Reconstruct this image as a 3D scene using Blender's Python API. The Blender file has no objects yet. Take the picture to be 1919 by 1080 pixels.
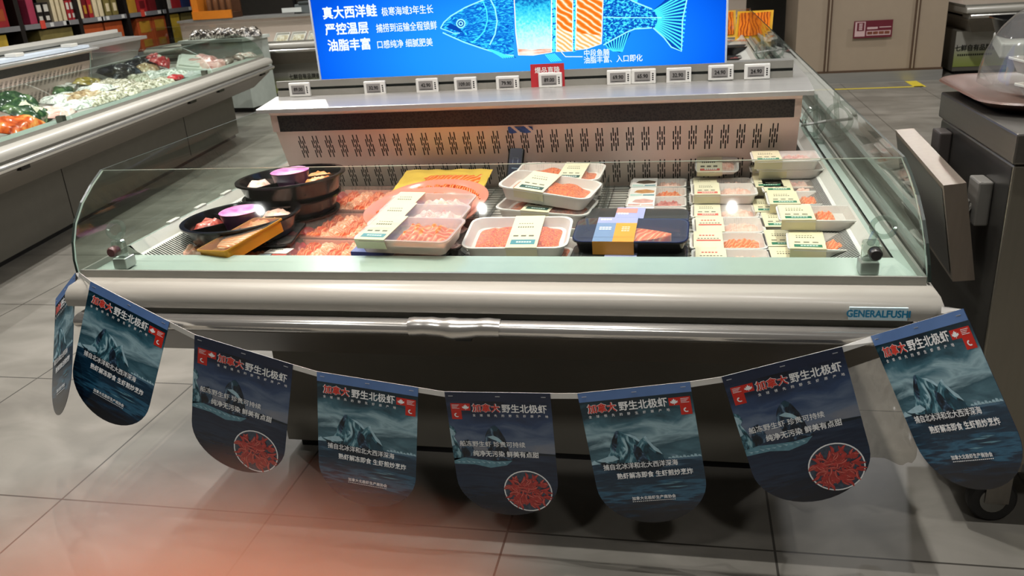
import bpy, bmesh, math, random
from mathutils import Vector, Matrix

SC = bpy.context.scene
COL = SC.collection
RN = random.Random(11)
PI = math.pi

# ------------------------------------------------------------------ camera
RY, RP, RR, FPX = 0.218598082, 0.373584259, -0.069132589, 1553.2
CAM = Vector((0.47492537, -1.62828582, 1.27262041))


def cam_axes():
    cy, sy = math.cos(RY), math.sin(RY)
    cp, sp = math.cos(RP), math.sin(RP)
    cr, sr = math.cos(RR), math.sin(RR)
    B = Matrix(((1, 0, 0), (0, 0, -1), (0, 1, 0)))
    Rz = Matrix(((cy, -sy, 0), (sy, cy, 0), (0, 0, 1)))
    P = Matrix(((1, 0, 0), (0, cp, -sp), (0, sp, cp)))
    Q = Matrix(((cr, -sr, 0), (sr, cr, 0), (0, 0, 1)))
    return Q @ P @ (B @ Rz.transposed())


MW = cam_axes()
cd = bpy.data.cameras.new('camera')
cam = bpy.data.objects.new('camera', cd)
COL.objects.link(cam)
rx, dn, fw = Vector(MW[0]), Vector(MW[1]), Vector(MW[2])
up, bk = -dn, -fw
cam.matrix_world = Matrix(((rx.x, up.x, bk.x, CAM.x), (rx.y, up.y, bk.y, CAM.y), (rx.z, up.z, bk.z, CAM.z), (0, 0, 0, 1)))
cd.sensor_fit = 'HORIZONTAL'
cd.sensor_width = 36
cd.lens = FPX * 36 / 1919
cd.clip_start = 0.002
cd.clip_end = 60
cd.dof.use_dof = True
cd.dof.focus_distance = 1.95
cd.dof.aperture_fstop = 9.5
SC.camera = cam
SC.view_settings.view_transform = 'Standard'
SC.view_settings.look = 'None'
SC.view_settings.gamma = 1
SC.view_settings.use_curve_mapping = False
SC.view_settings.exposure = 0.22
SC.cycles.transparent_max_bounces = 32
SC.cycles.max_bounces = 8


def ray(u, v):
    d = Vector(((u - 959.5) / FPX, (v - 540) / FPX, 1))
    return MW.transposed() @ d


def onz(u, v, z):
    d = ray(u, v)
    return CAM + d * ((z - CAM.z) / d.z)


def ony(u, v, y):
    d = ray(u, v)
    return CAM + d * ((y - CAM.y) / d.y)


def onx(u, v, x):
    d = ray(u, v)
    return CAM + d * ((x - CAM.x) / d.x)


# ------------------------------------------------------------------ light
W = bpy.data.worlds.new('world')
SC.world = W
W.use_nodes = True
W.node_tree.nodes['Background'].inputs[0].default_value = (0.75, 0.72, 0.68, 1)
W.node_tree.nodes['Background'].inputs[1].default_value = 0.09


LG = 0.47


def lamp(x, y, z, energy, color=(1, 0.95, 0.88), size=0.14, spread=150, aim=None):
    l = bpy.data.lights.new('ceiling_or_fill_lamp', 'AREA')
    l.shape = 'DISK'
    l.size = size
    l.energy = energy * LG
    l.color = color
    l.spread = math.radians(spread)
    o = bpy.data.objects.new('ceiling_or_fill_lamp', l)
    COL.objects.link(o)
    o.location = (x, y, z)
    if aim:
        o.rotation_euler = (Vector(aim) - Vector((x, y, z))).to_track_quat('-Z', 'Y').to_euler()


NEU = (1, 0.985, 0.955)
PNK = (1, 0.84, 0.74)
# over the aisle in front of the chest
for x in (-1.7, -0.5, 0.7, 1.9):
    lamp(x, -0.15, 3.0, 22, NEU, 0.022)
lamp(-2.6, 0.6, 3.0, 26, NEU)
lamp(-0.6, -2.2, 3.0, 34, NEU, 0.3)  # added fill lamp, unseen, brightens the flag fronts
lamp(1.3, -2.2, 3.0, 28, NEU, 0.3)  # second added fill lamp for the flag fronts
# meat-counter lamps over the goods
lamp(-0.6, 0.3, 2.9, 13, PNK, 0.04, spread=80)
lamp(0.1, 0.25, 2.9, 10, PNK, 0.04, spread=80)
lamp(0.75, 0.35, 2.9, 12, NEU, 0.04, spread=80)
lamp(-0.3, 1.7, 3.0, 16, NEU)
lamp(0.7, 1.9, 3.0, 16, NEU)
# the other counters
lamp(-1.7, 1.3, 3.0, 70, NEU, 0.05)
lamp(-1.8, 3.0, 3.0, 110, NEU, 0.05)
lamp(-2.5, 4.6, 3.0, 70, NEU, 0.05)
lamp(-3.5, 2.6, 3.0, 70, NEU, 0.05)
lamp(-4.9, 7.0, 3.0, 60, NEU)
lamp(-3.3, 6.5, 3.0, 55, NEU)
lamp(-1.2, 6.3, 3.0, 50, NEU)
lamp(2.0, 5.0, 3.0, 70, NEU)
lamp(3.6, 6.3, 3.0, 50, NEU)
lamp(2.4, 2.4, 3.0, 34, NEU)


# ------------------------------------------------------------------ materials
def lin(h, a=1.0):
    h = h.lstrip('#')
    o = []
    for i in (0, 2, 4):
        c = int(h[i:i + 2], 16) / 255
        o.append(c / 12.92 if c <= 0.04045 else ((c + 0.055) / 1.055) ** 2.4)
    return (o[0], o[1], o[2], a)


MATS = {}


def new_mat(name):
    m = bpy.data.materials.new(name)
    m.use_nodes = True
    nt = m.node_tree
    nt.nodes.clear()
    out = nt.nodes.new('ShaderNodeOutputMaterial')
    return m, nt, out


def N(nt, t, **kw):
    n = nt.nodes.new(t)
    for k, v in kw.items():
        if k.startswith('i_'):
            k = k[2:]
            n.inputs[int(k) if k.isdigit() else k].default_value = v
        else:
            setattr(n, k, v)
    return n


def coords(nt, scale=(1, 1, 1), kind='Object', rot=(0, 0, 0)):
    tc = N(nt, 'ShaderNodeTexCoord')
    mp = N(nt, 'ShaderNodeMapping')
    mp.inputs['Scale'].default_value = scale
    mp.inputs['Rotation'].default_value = rot
    nt.links.new(tc.outputs[kind], mp.inputs[0])
    return mp.outputs[0]


def ramp(nt, fac, stops, interp='LINEAR'):
    r = N(nt, 'ShaderNodeValToRGB')
    r.color_ramp.interpolation = interp
    e = r.color_ramp.elements
    while len(e) > 1:
        e.remove(e[-1])
    e[0].position, e[0].color = stops[0][0], lin(stops[0][1])
    for p, c in stops[1:]:
        q = e.new(p)
        q.color = lin(c)
    nt.links.new(fac, r.inputs[0])
    return r.outputs[0]


def mat(name, hexc, rough=0.5, metal=0.0, var=0.07, scale=14.0, bump=0.0, spec=0.5, sss=0.0, stretch=(1, 1, 1), coat=0.0, alpha=1.0):
    if name in MATS:
        return MATS[name]
    m, nt, out = new_mat(name)
    b = N(nt, 'ShaderNodeBsdfPrincipled')
    c = lin(hexc)
    co = coords(nt, stretch)
    nz = N(nt, 'ShaderNodeTexNoise')
    nz.inputs['Scale'].default_value = scale
    nz.inputs['Detail'].default_value = 3
    nt.links.new(co, nz.inputs['Vector'])
    mx = N(nt, 'ShaderNodeMix', data_type='RGBA')
    mx.inputs[6].default_value = tuple(max(0, k * (1 - 2 * var)) for k in c[:3]) + (1,)
    mx.inputs[7].default_value = tuple(min(1, k * (1 + 2 * var)) for k in c[:3]) + (1,)
    nt.links.new(nz.outputs[0], mx.inputs[0])
    nt.links.new(mx.outputs[2], b.inputs['Base Color'])
    b.inputs['Roughness'].default_value = rough
    b.inputs['Metallic'].default_value = metal
    b.inputs['Specular IOR Level'].default_value = spec
    b.inputs['Coat Weight'].default_value = coat
    b.inputs['Alpha'].default_value = alpha
    if sss:
        b.inputs['Subsurface Weight'].default_value = sss
        b.inputs['Subsurface Radius'].default_value = (0.012, 0.004, 0.002)
        b.inputs['Subsurface Scale'].default_value = 1.0
    if bump:
        bp = N(nt, 'ShaderNodeBump')
        bp.inputs['Strength'].default_value = bump
        bp.inputs['Distance'].default_value = 0.01
        nt.links.new(nz.outputs[0], bp.inputs['Height'])
        nt.links.new(bp.outputs[0], b.inputs['Normal'])
    nt.links.new(b.outputs[0], out.inputs[0])
    MATS[name] = m
    return m


def glass(name, tint='#EEF6F1', rough=0.02, base=0.04, gain=0.9, haze=0.0, hazec='#FFFFFF'):
    """clear sheet: straight transmission plus a Schlick reflection (works from both sides of a thin pane)"""
    if name in MATS:
        return MATS[name]
    m, nt, out = new_mat(name)
    lw = N(nt, 'ShaderNodeLayerWeight')
    lw.inputs[0].default_value = 0.5
    pw = N(nt, 'ShaderNodeMath', operation='POWER')
    pw.inputs[1].default_value = 5
    ma = N(nt, 'ShaderNodeMath', operation='MULTIPLY_ADD')
    ma.inputs[1].default_value = gain
    ma.inputs[2].default_value = base
    nt.links.new(lw.outputs['Facing'], pw.inputs[0])
    nt.links.new(pw.outputs[0], ma.inputs[0])
    tr = N(nt, 'ShaderNodeBsdfTransparent')
    tr.inputs[0].default_value = lin(tint)
    gl = N(nt, 'ShaderNodeBsdfGlossy')
    gl.inputs['Roughness'].default_value = rough
    last = tr.outputs[0]
    if haze:
        df = N(nt, 'ShaderNodeBsdfDiffuse')
        df.inputs[0].default_value = lin(hazec)
        h = N(nt, 'ShaderNodeMixShader')
        h.inputs[0].default_value = haze
        nt.links.new(last, h.inputs[1])
        nt.links.new(df.outputs[0], h.inputs[2])
        last = h.outputs[0]
    mx = N(nt, 'ShaderNodeMixShader')
    nt.links.new(ma.outputs[0], mx.inputs[0])
    nt.links.new(last, mx.inputs[1])
    nt.links.new(gl.outputs[0], mx.inputs[2])
    nt.links.new(mx.outputs[0], out.inputs[0])
    MATS[name] = m
    return m


def emis(name, hexc, strength=1.0):
    if name in MATS:
        return MATS[name]
    m, nt, out = new_mat(name)
    e = N(nt, 'ShaderNodeEmission')
    e.inputs[0].default_value = lin(hexc)
    e.inputs[1].default_value = strength
    nt.links.new(e.outputs[0], out.inputs[0])
    MATS[name] = m
    return m


def pattern(name, build, rough=0.5, metal=0.0, emission=0.0, bump=0.0, sss=0.0, spec=0.5):
    """principled (or emitting) material whose colour comes from build(nt) -> (colour socket, height socket or None)"""
    if name in MATS:
        return MATS[name]
    m, nt, out = new_mat(name)
    col, h = build(nt)
    if emission:
        e = N(nt, 'ShaderNodeEmission')
        e.inputs[1].default_value = emission
        nt.links.new(col, e.inputs[0])
        nt.links.new(e.outputs[0], out.inputs[0])
    else:
        b = N(nt, 'ShaderNodeBsdfPrincipled')
        b.inputs['Roughness'].default_value = rough
        b.inputs['Metallic'].default_value = metal
        b.inputs['Specular IOR Level'].default_value = spec
        if sss:
            b.inputs['Subsurface Weight'].default_value = sss
            b.inputs['Subsurface Radius'].default_value = (0.01, 0.004, 0.002)
            b.inputs['Subsurface Scale'].default_value = 1
        nt.links.new(col, b.inputs['Base Color'])
        if bump and h is not None:
            bp = N(nt, 'ShaderNodeBump')
            bp.inputs['Strength'].default_value = bump
            bp.inputs['Distance'].default_value = 0.004
            nt.links.new(h, bp.inputs['Height'])
            nt.links.new(bp.outputs[0], b.inputs['Normal'])
        nt.links.new(b.outputs[0], out.inputs[0])
    MATS[name] = m
    return m


def noise_col(stops, scale, stretch=(1, 1, 1), detail=4, dist=0.0, kind='Object', rot=(0, 0, 0)):
    def f(nt):
        co = coords(nt, stretch, kind, rot)
        nz = N(nt, 'ShaderNodeTexNoise')
        nz.inputs['Scale'].default_value = scale
        nz.inputs['Detail'].default_value = detail
        nz.inputs['Distortion'].default_value = dist
        nt.links.new(co, nz.inputs['Vector'])
        return ramp(nt, nz.outputs[0], stops), nz.outputs[0]
    return f


def wave_col(stops, scale, stretch=(1, 1, 1), dist=3.0, rot=(0, 0, 0), detail=2):
    def f(nt):
        co = coords(nt, stretch, 'Object', rot)
        w = N(nt, 'ShaderNodeTexWave')
        w.inputs['Scale'].default_value = scale
        w.inputs['Distortion'].default_value = dist
        w.inputs['Detail'].default_value = detail
        nt.links.new(co, w.inputs['Vector'])
        return ramp(nt, w.outputs[0], stops), w.outputs[0]
    return f


def cell_col(stops, scale, stretch=(1, 1, 1), feature='F1'):
    def f(nt):
        co = coords(nt, stretch)
        w = N(nt, 'ShaderNodeTexVoronoi')
        w.feature = feature
        w.inputs['Scale'].default_value = scale
        nt.links.new(co, w.inputs['Vector'])
        return ramp(nt, w.outputs['Distance'], stops), w.outputs['Distance']
    return f


# ------------------------------------------------------------------ mesh helpers
TXT = {}


def text_mesh(s, size, bold=0.0, align='LEFT', res=2, sx=1.0, spacing=1.0):
    k = (s, size, bold, align, res, sx, spacing)
    if k in TXT:
        return TXT[k]
    cu = bpy.data.curves.new('lettering', 'FONT')
    cu.body = s
    cu.size = size
    cu.align_x = align
    cu.resolution_u = res
    cu.space_character = spacing
    o = bpy.data.objects.new('lettering', cu)
    COL.objects.link(o)
    dg = bpy.context.evaluated_depsgraph_get()
    me = bpy.data.meshes.new_from_object(o.evaluated_get(dg))
    vs = [Vector((v.co.x * sx, v.co.y, v.co.z)) for v in me.vertices]
    fs = [tuple(p.vertices) for p in me.polygons]
    bpy.data.objects.remove(o)
    bpy.data.curves.remove(cu)
    bpy.data.meshes.remove(me)
    TXT[k] = (vs, fs)
    return TXT[k]


def rrect(w, d, r, n=4):
    pts = []
    for cx, cy, a0 in ((w / 2 - r, d / 2 - r, 0), (-w / 2 + r, d / 2 - r, PI / 2), (-w / 2 + r, -d / 2 + r, PI), (w / 2 - r, -d / 2 + r, 1.5 * PI)):
        for i in range(n + 1):
            a = a0 + PI / 2 * i / n
            pts.append((cx + r * math.cos(a), cy + r * math.sin(a)))
    return pts


class MB:
    def __init__(self):
        self.v, self.f, self.mi, self.ms = [], [], [], []
        self.T = Matrix.Identity(4)

    def slot(self, m):
        if m not in self.ms:
            self.ms.append(m)
        return self.ms.index(m)

    def add(self, vs, fs, m):
        k = self.slot(m)
        n = len(self.v)
        self.v += [self.T @ Vector(p) for p in vs]
        for f in fs:
            self.f.append([i + n for i in f])
            self.mi.append(k)
        return self

    def hexa(self, p, m):
        """eight corners: bottom ring 0-3 (counter-clockwise), top ring 4-7"""
        return self.add(p, [(3, 2, 1, 0), (4, 5, 6, 7), (0, 1, 5, 4), (1, 2, 6, 5), (2, 3, 7, 6), (3, 0, 4, 7)], m)

    def box(self, x0, x1, y0, y1, z0, z1, m, bev=0.0, seg=2):
        if x0 > x1: x0, x1 = x1, x0
        if y0 > y1: y0, y1 = y1, y0
        if z0 > z1: z0, z1 = z1, z0
        if not bev:
            return self.hexa([(x0, y0, z0), (x1, y0, z0), (x1, y1, z0), (x0, y1, z0), (x0, y0, z1), (x1, y0, z1), (x1, y1, z1), (x0, y1, z1)], m)
        bm = bmesh.new()
        bmesh.ops.create_cube(bm, size=1)
        for v in bm.verts:
            v.co = Vector(((x0 + x1) / 2 + v.co.x * (x1 - x0), (y0 + y1) / 2 + v.co.y * (y1 - y0), (z0 + z1) / 2 + v.co.z * (z1 - z0)))
        bmesh.ops.bevel(bm, geom=bm.edges[:], offset=bev, segments=seg, profile=0.5, affect='EDGES')
        bm.verts.index_update()
        vs = [v.co.copy() for v in bm.verts]
        fs = [[v.index for v in f.verts] for f in bm.faces]
        bm.free()
        return self.add(vs, fs, m)

    def quad(self, a, b, c, d, m):
        return self.add([a, b, c, d], [(0, 1, 2, 3)], m)

    def poly(self, pts, m, z=0.0):
        return self.add([(p[0], p[1], z) for p in pts], [tuple(range(len(pts)))], m)

    def prism(self, pts, z0, z1, m):
        """2-D outline (counter-clockwise) extruded along z"""
        n = len(pts)
        vs = [(p[0], p[1], z0) for p in pts] + [(p[0], p[1], z1) for p in pts]
        fs = [tuple(reversed(range(n))), tuple(range(n, 2 * n))] + [(i, (i + 1) % n, n + (i + 1) % n, n + i) for i in range(n)]
        return self.add(vs, fs, m)

    def xprism(self, prof, x0, x1, m):
        """(y, z) outline extruded along x"""
        n = len(prof)
        vs = [(x0, p[0], p[1]) for p in prof] + [(x1, p[0], p[1]) for p in prof]
        fs = [tuple(reversed(range(n))), tuple(range(n, 2 * n))] + [(i, (i + 1) % n, n + (i + 1) % n, n + i) for i in range(n)]
        return self.add(vs, fs, m)

    def loft(self, rings, m, cap0=True, cap1=True, closed=True):
        n = len(rings[0])
        vs = [p for r in rings for p in r]
        fs = []
        for k in range(len(rings) - 1):
            for i in range(n if closed else n - 1):
                j = (i + 1) % n
                fs.append((k * n + i, k * n + j, (k + 1) * n + j, (k + 1) * n + i))
        if cap0:
            fs.append(tuple(reversed(range(n))))
        if cap1:
            fs.append(tuple(range((len(rings) - 1) * n, len(rings) * n)))
        return self.add(vs, fs, m)

    def lathe(self, prof, m, n=32, cap0=True, cap1=True, c=(0, 0)):
        rings = [[(c[0] + r * math.cos(2 * PI * i / n), c[1] + r * math.sin(2 * PI * i / n), z) for i in range(n)] for r, z in prof]
        return self.loft(rings, m, cap0, cap1)

    def tube(self, pts, r, m, n=10, closed=False):
        pts = [Vector(p) for p in pts]
        rings = []
        for i, p in enumerate(pts):
            a = pts[max(i - 1, 0)]
            b = pts[min(i + 1, len(pts) - 1)]
            t = (b - a).normalized()
            s = t.cross(Vector((0, 0, 1)))
            if s.length < 1e-3:
                s = t.cross(Vector((0, 1, 0)))
            s.normalize()
            q = t.cross(s)
            rr = r[i] if isinstance(r, (list, tuple)) else r
            rings.append([p + s * rr * math.cos(2 * PI * k / n) + q * rr * math.sin(2 * PI * k / n) for k in range(n)])
        return self.loft(rings, m)

    def sweep(self, prof, x0, x1, y0, y1, m, sx=1.0, closed=False):
        """(out, z) profile carried round a rectangle with mitred corners"""
        rings = []
        for o, z in prof:
            rings.append([(x0 - o * sx, y0 - o, z), (x1 + o * sx, y0 - o, z), (x1 + o * sx, y1 + o, z), (x0 - o * sx, y1 + o, z)])
        if closed:
            rings.append(rings[0])
        return self.loft(rings, m, False, False)

    def field(self, x0, x1, y0, y1, fn, m, nx=14, ny=10):
        vs, fs = [], []
        for j in range(ny + 1):
            for i in range(nx + 1):
                u, w = i / nx, j / ny
                vs.append((x0 + (x1 - x0) * u, y0 + (y1 - y0) * w, fn(u, w)))
        for j in range(ny):
            for i in range(nx):
                a = j * (nx + 1) + i
                fs.append((a, a + 1, a + nx + 2, a + nx + 1))
        return self.add(vs, fs, m)

    def text(self, s, T, size, m, bold=0.0, align='LEFT', res=2, sx=1.0, spacing=1.0):
        vs, fs = text_mesh(s, size, bold, align, res, sx, spacing)
        b = bold * size
        for k, (dx, dy) in enumerate(((0, 0), (b, 0), (-b, 0), (0, b), (0, -b)) if b else ((0, 0),)):
            self.add([T @ (p + Vector((dx, dy, 0.00002 * k))) for p in vs], fs, m)
        return self

    def build(self, name, parent=None, smooth=False, angle=40):
        me = bpy.data.meshes.new(name)
        me.from_pydata([tuple(p) for p in self.v], [], self.f)
        for m in self.ms:
            me.materials.append(m)
        me.polygons.foreach_set('material_index', self.mi)
        if smooth:
            me.polygons.foreach_set('use_smooth', [True] * len(self.f))
            me.set_sharp_from_angle(angle=math.radians(angle))
        me.update()
        o = bpy.data.objects.new(name, me)
        COL.objects.link(o)
        if parent:
            o.parent = parent
        return o


def thing(name, label, cat, loc=(0, 0, 0), rot=(0, 0, 0), group=None):
    o = bpy.data.objects.new(name, None)
    o.empty_display_size = 0.05
    COL.objects.link(o)
    o.location = loc
    o.rotation_euler = rot
    return tag(o, label, cat, group)


def tag(o, label, cat, group=None):
    o['label'] = label
    o['category'] = cat
    if group:
        o['group'] = group
    return o


def struct(o):
    o['kind'] = 'structure'
    return o


KIDS = {}


def copy_tree(o, parent=None):
    c = o.copy()
    COL.objects.link(c)
    if parent:
        c.parent = parent
    for ch in [k for k in o.children]:
        copy_tree(ch, c)
    return c


def dup(o, loc, rot, label, group=None):
    c = copy_tree(o)
    c.location = loc
    c.rotation_euler = rot
    c['label'] = label
    if group:
        c['group'] = group
    return c


# facing frames: local x right, local y up, local z towards the viewer on the -Y side
def face_y(x, y, z):
    return Matrix(((1, 0, 0, x), (0, 0, -1, y), (0, 1, 0, z), (0, 0, 0, 1)))


def place(x, y, z=0.0):
    return Matrix.Translation((x, y, z))


# ------------------------------------------------------------------ common materials
WHITE = mat('white_enamel', '#C9C6BE', 0.35, var=0.03)
LEDGE = mat('pale_ledge', '#A9B5AD', 0.25, var=0.03)
PANEL = mat('painted_panel', '#A19D94', 0.32, var=0.03, stretch=(0.4, 1, 1))
CHANNEL = mat('grey_channel', '#8E8C84', 0.35, 0.2)
GASKET = mat('dark_gasket', '#2E332F', 0.5)
CHROME = mat('chrome', '#DAD7D1', 0.2, 0.85, var=0.02)
STEEL = mat('brushed_steel', '#B4B3AF', 0.34, 0.6, var=0.05, stretch=(0.3, 6, 6))
STEELD = mat('dull_steel', '#7C7872', 0.35, 0.9, var=0.06, stretch=(6, 0.5, 6))
SKIRT = mat('skirt_paint', '#7D766C', 0.4, 0.1, var=0.05)
PLINTH = mat('plinth_paint', '#6E6A60', 0.45, var=0.05)
BLACK = mat('black_plastic', '#121113', 0.28, var=0.1)
SLOT = mat('slot_dark', '#15110F', 0.8)
RISER = mat('riser_paint', '#CDBBAF', 0.35, var=0.02)
GLASS = glass('case_glass', '#F4F8F5')
EDGE = mat('glass_edge', '#B9CFC4', 0.2, var=0.05)
EDGED = mat('glass_edge_dark', '#27302B', 0.3)
CLEAR = glass('clear_plastic', '#F3F4F2', 0.03, 0.05, 0.8, 0.05)
FILM = glass('cling_film', '#FCFAF8', 0.03, 0.05, 0.6, 0.07, '#F4ECE8')
WTRAY = mat('white_foam', '#D3D0CB', 0.45, var=0.03)
BTRAY = mat('black_tray_plastic', '#0F0E10', 0.18, var=0.1)
CREAM = mat('cream_paper', '#CFC8AC', 0.6, var=0.03)
CREAM2 = mat('pale_yellow_paper', '#D2C9A8', 0.6, var=0.03)
GREEN = mat('green_print', '#1F6B4F', 0.55)
TEAL = mat('teal_print', '#4C8590', 0.55)
DGREEN = mat('dark_green_print', '#2C4A42', 0.55)
REDP = mat('red_print', '#C4574C', 0.55)
INK = mat('ink_print', '#5E5A4C', 0.6)
PALEINK = mat('pale_print', '#C9D8CF', 0.6)
SALMON = pattern('salmon_flesh', wave_col([(0, '#F6B482'), (0.25, '#EE8038'), (1, '#E66820')], 26, (1, 1, 1), 6, (0, 0, 0.5)), 0.3, sss=0.1, bump=0.2)
PALEFISH = pattern('pale_fish', noise_col([(0.3, '#E9A08A'), (0.5, '#EFC2B0'), (0.7, '#F0DCD0')], 14, (1, 4, 1), 3, 1), 0.3, bump=0.3)
ROE = pattern('salmon_roe', cell_col([(0, '#FFA654'), (0.35, '#F07424'), (0.8, '#BE4A10')], 190), 0.18, bump=0.6)
REDFISH = pattern('red_fish', noise_col([(0.3, '#8E2A2E'), (0.5, '#C25552'), (0.75, '#E7B0A4')], 24, (1, 5, 1), 3, 1.5), 0.3, bump=0.4)
PINKFISH = pattern('pink_fish', noise_col([(0.3, '#C8807C'), (0.5, '#E6BCB2'), (0.75, '#EEDCD4')], 22, (1, 2, 1), 3, 1.5), 0.3, bump=0.4)
SHRIMPO = pattern('shrimp_orange', wave_col([(0, '#FFB080'), (0.35, '#F07028'), (1, '#D8480C')], 60, (1, 1, 1), 2), 0.3, bump=0.4)
TXTW = mat('white_lettering', '#E6E6E2', 0.5, var=0.01)

# ------------------------------------------------------------------ room shell
TX, TY = 0.617, 0.655


def floor_col(nt):
    tc = N(nt, 'ShaderNodeTexCoord')
    sep = N(nt, 'ShaderNodeSeparateXYZ')
    nt.links.new(tc.outputs['Object'], sep.inputs[0])

    def joint(sock, off, size):
        a = N(nt, 'ShaderNodeMath', operation='SUBTRACT')
        a.inputs[1].default_value = off
        nt.links.new(sock, a.inputs[0])
        b = N(nt, 'ShaderNodeMath', operation='PINGPONG')
        b.inputs[1].default_value = size / 2
        nt.links.new(a.outputs[0], b.inputs[0])
        c = N(nt, 'ShaderNodeMath', operation='LESS_THAN')
        c.inputs[1].default_value = 0.0027
        nt.links.new(b.outputs[0], c.inputs[0])
        return c.outputs[0]
    jx = joint(sep.outputs[0], 0.068, TX)
    jy = joint(sep.outputs[1], -0.034, TY)
    mx = N(nt, 'ShaderNodeMath', operation='MAXIMUM')
    nt.links.new(jx, mx.inputs[0])
    nt.links.new(jy, mx.inputs[1])
    n1 = N(nt, 'ShaderNodeTexNoise')
    n1.inputs['Scale'].default_value = 3.2
    n1.inputs['Detail'].default_value = 6
    n1.inputs['Distortion'].default_value = 0.6
    mp = N(nt, 'ShaderNodeMapping')
    mp.inputs['Scale'].default_value = (1, 1.6, 1)
    nt.links.new(tc.outputs['Object'], mp.inputs[0])
    nt.links.new(mp.outputs[0], n1.inputs['Vector'])
    c1 = ramp(nt, n1.outputs[0], [(0.25, '#625E57'), (0.5, '#747068'), (0.75, '#88837B')])
    m2 = N(nt, 'ShaderNodeMix', data_type='RGBA')
    m2.inputs[7].default_value = lin('#3B3833')
    nt.links.new(mx.outputs[0], m2.inputs[0])
    nt.links.new(c1, m2.inputs[6])
    return m2.outputs[2], n1.outputs[0]


FLOOR = pattern('stone_tiles', floor_col, 0.36, bump=0.05, spec=0.4)
struct(MB().box(-7.2, 5.6, -5.2, 10.2, -0.12, 0, FLOOR).build('floor'))
DARKW = mat('dark_wall_paint', '#4A4640', 0.8)
struct(MB().box(-7.2, 5.6, -5.2, 10.2, 3.25, 3.4, mat('ceiling_paint', '#A5A29B', 0.8)).build('ceiling'))
struct(MB().box(-7.2, 5.6, 10.0, 10.2, 0, 3.25, DARKW).build('wall_back'))
struct(MB().box(-7.2, -6.9, -5.2, 10.0, 0, 3.25, DARKW).build('wall_left'))
struct(MB().box(5.4, 5.6, -5.2, 10.0, 0, 3.25, DARKW).build('wall_right'))
struct(MB().box(-6.9, 5.4, -5.2, -5.0, 0, 3.25, mat('front_wall_paint', '#8A857C', 0.8)).build('wall_front'))

# pillar clad in beige boards
PB = mat('beige_board', '#A79682', 0.5, var=0.02)
PT = mat('brown_trim', '#5A4636', 0.5)
pl = MB().box(1.50, 2.80, 6.90, 7.9, 0.0, 3.25, PB).build('wall_pillar')
struct(pl)
t = MB()
t.box(1.485, 2.815, 6.885, 7.9, 0.0, 0.095, STEEL)
t.box(1.49, 2.81, 6.888, 6.9, 0.095, 0.115, PT)
struct(t.build('baseboard_pillar'))
t = MB()
for x in (1.785, 2.545):
    t.box(x - 0.022, x + 0.022, 6.886, 6.9, 0.115, 3.2, PT)
    t.box(x - 0.006, x + 0.006, 6.882, 6.886, 0.115, 3.2, PB)
struct(t.build('trim_1'))
YT = mat('yellow_tape', '#D2BC2E', 0.5)
t = MB()
t.box(1.2, 2.57, 6.50, 6.54, 0, 0.002, YT)
t.box(2.49, 2.59, 6.50, 6.86, 0, 0.002, YT)
tag(t.build('floor_tape'), 'yellow tape line on the floor before the beige pillar', 'tape')

# poster on the pillar
a, b = ony(1601, 40, 6.88), ony(1671, 69, 6.88)
pw, ph = b.x - a.x, a.z - b.z
p = thing('poster', 'small maroon notice with white panels stuck on the beige pillar', 'poster', (a.x, 6.884, b.z), (0, 0, 0))
MR = mat('maroon_print', '#6B1F2E', 0.5)
MB().box(0, pw, -0.003, 0, 0, ph, MR).build('sheet', p)
m = MB()
PK = mat('pink_white_print', '#D3B4B4', 0.5)
m.box(0.012, pw * 0.30, -0.0042, -0.003, 0.015, ph * 0.95, PK)
m.box(0.028, pw * 0.27, -0.0052, -0.0042, ph * 0.42, ph * 0.9, MR)
m.box(pw * 0.34, pw * 0.96, -0.0042, -0.003, 0.02, ph * 0.40, PK)
m.box(pw * 0.35, pw * 0.62, -0.0042, -0.003, ph * 0.50, ph * 0.62, PK)
m.box(pw * 0.66, pw * 0.96, -0.0042, -0.003, ph * 0.57, ph * 0.62, PK)
m.build('printed_panels', p)
m = MB()
BR = mat('brown_food_print', '#7A4330', 0.5, var=0.4, scale=40)
for i in range(4):
    x0 = pw * (0.36 + 0.148 * i)
    m.box(x0, x0 + pw * 0.13, -0.0052, -0.0042, 0.03, ph * 0.36, BR)
for i in range(4):
    m.box(0.045 + 0.0 * i, 0.075, -0.0062, -0.0052, ph * (0.48 + 0.1 * i), ph * (0.55 + 0.1 * i), PK)
m.build('printed_pictures', p)


# ------------------------------------------------------------------ chest islands
def slots(m, xs, zs, yz):
    """groups of four staggered columns of slots; zs are the tops of the rows, yz(z) gives the face depth"""
    for x in xs:
        for z in zs:
            for c in range(4):
                for r in range(2):
                    z1 = z - 0.036 * r - (0.017 if c % 2 == 0 else 0)
                    z0 = z1 - 0.0285
                    xx = x + (c - 1.5) * 0.0068
                    m.quad((xx - 0.0019, yz(z0) - 0.0006, z0), (xx + 0.0019, yz(z0) - 0.0006, z0), (xx + 0.0019, yz(z1) - 0.0006, z1), (xx - 0.0019, yz(z1) - 0.0006, z1), SLOT)


PERF = pattern('perforated_sheet', cell_col([(0.0, '#050404'), (0.3, '#0B0908'), (0.6, '#2A2320')], 150), 0.5)
MESHF = mat('tank_floor_white', '#B9B7B0', 0.4)


def sheet(mb, pts, off, m, edge):
    """thin pane: outline pts, thickness along off; faces m, rim edge"""
    n = len(pts)
    a = [Vector(p) for p in pts]
    b = [p + Vector(off) for p in a]
    mb.add(a + b, [tuple(reversed(range(n))), tuple(range(n, 2 * n))], m)
    mb.add(a + b, [(i, (i + 1) % n, n + (i + 1) % n, n + i) for i in range(n)], edge)


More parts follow.
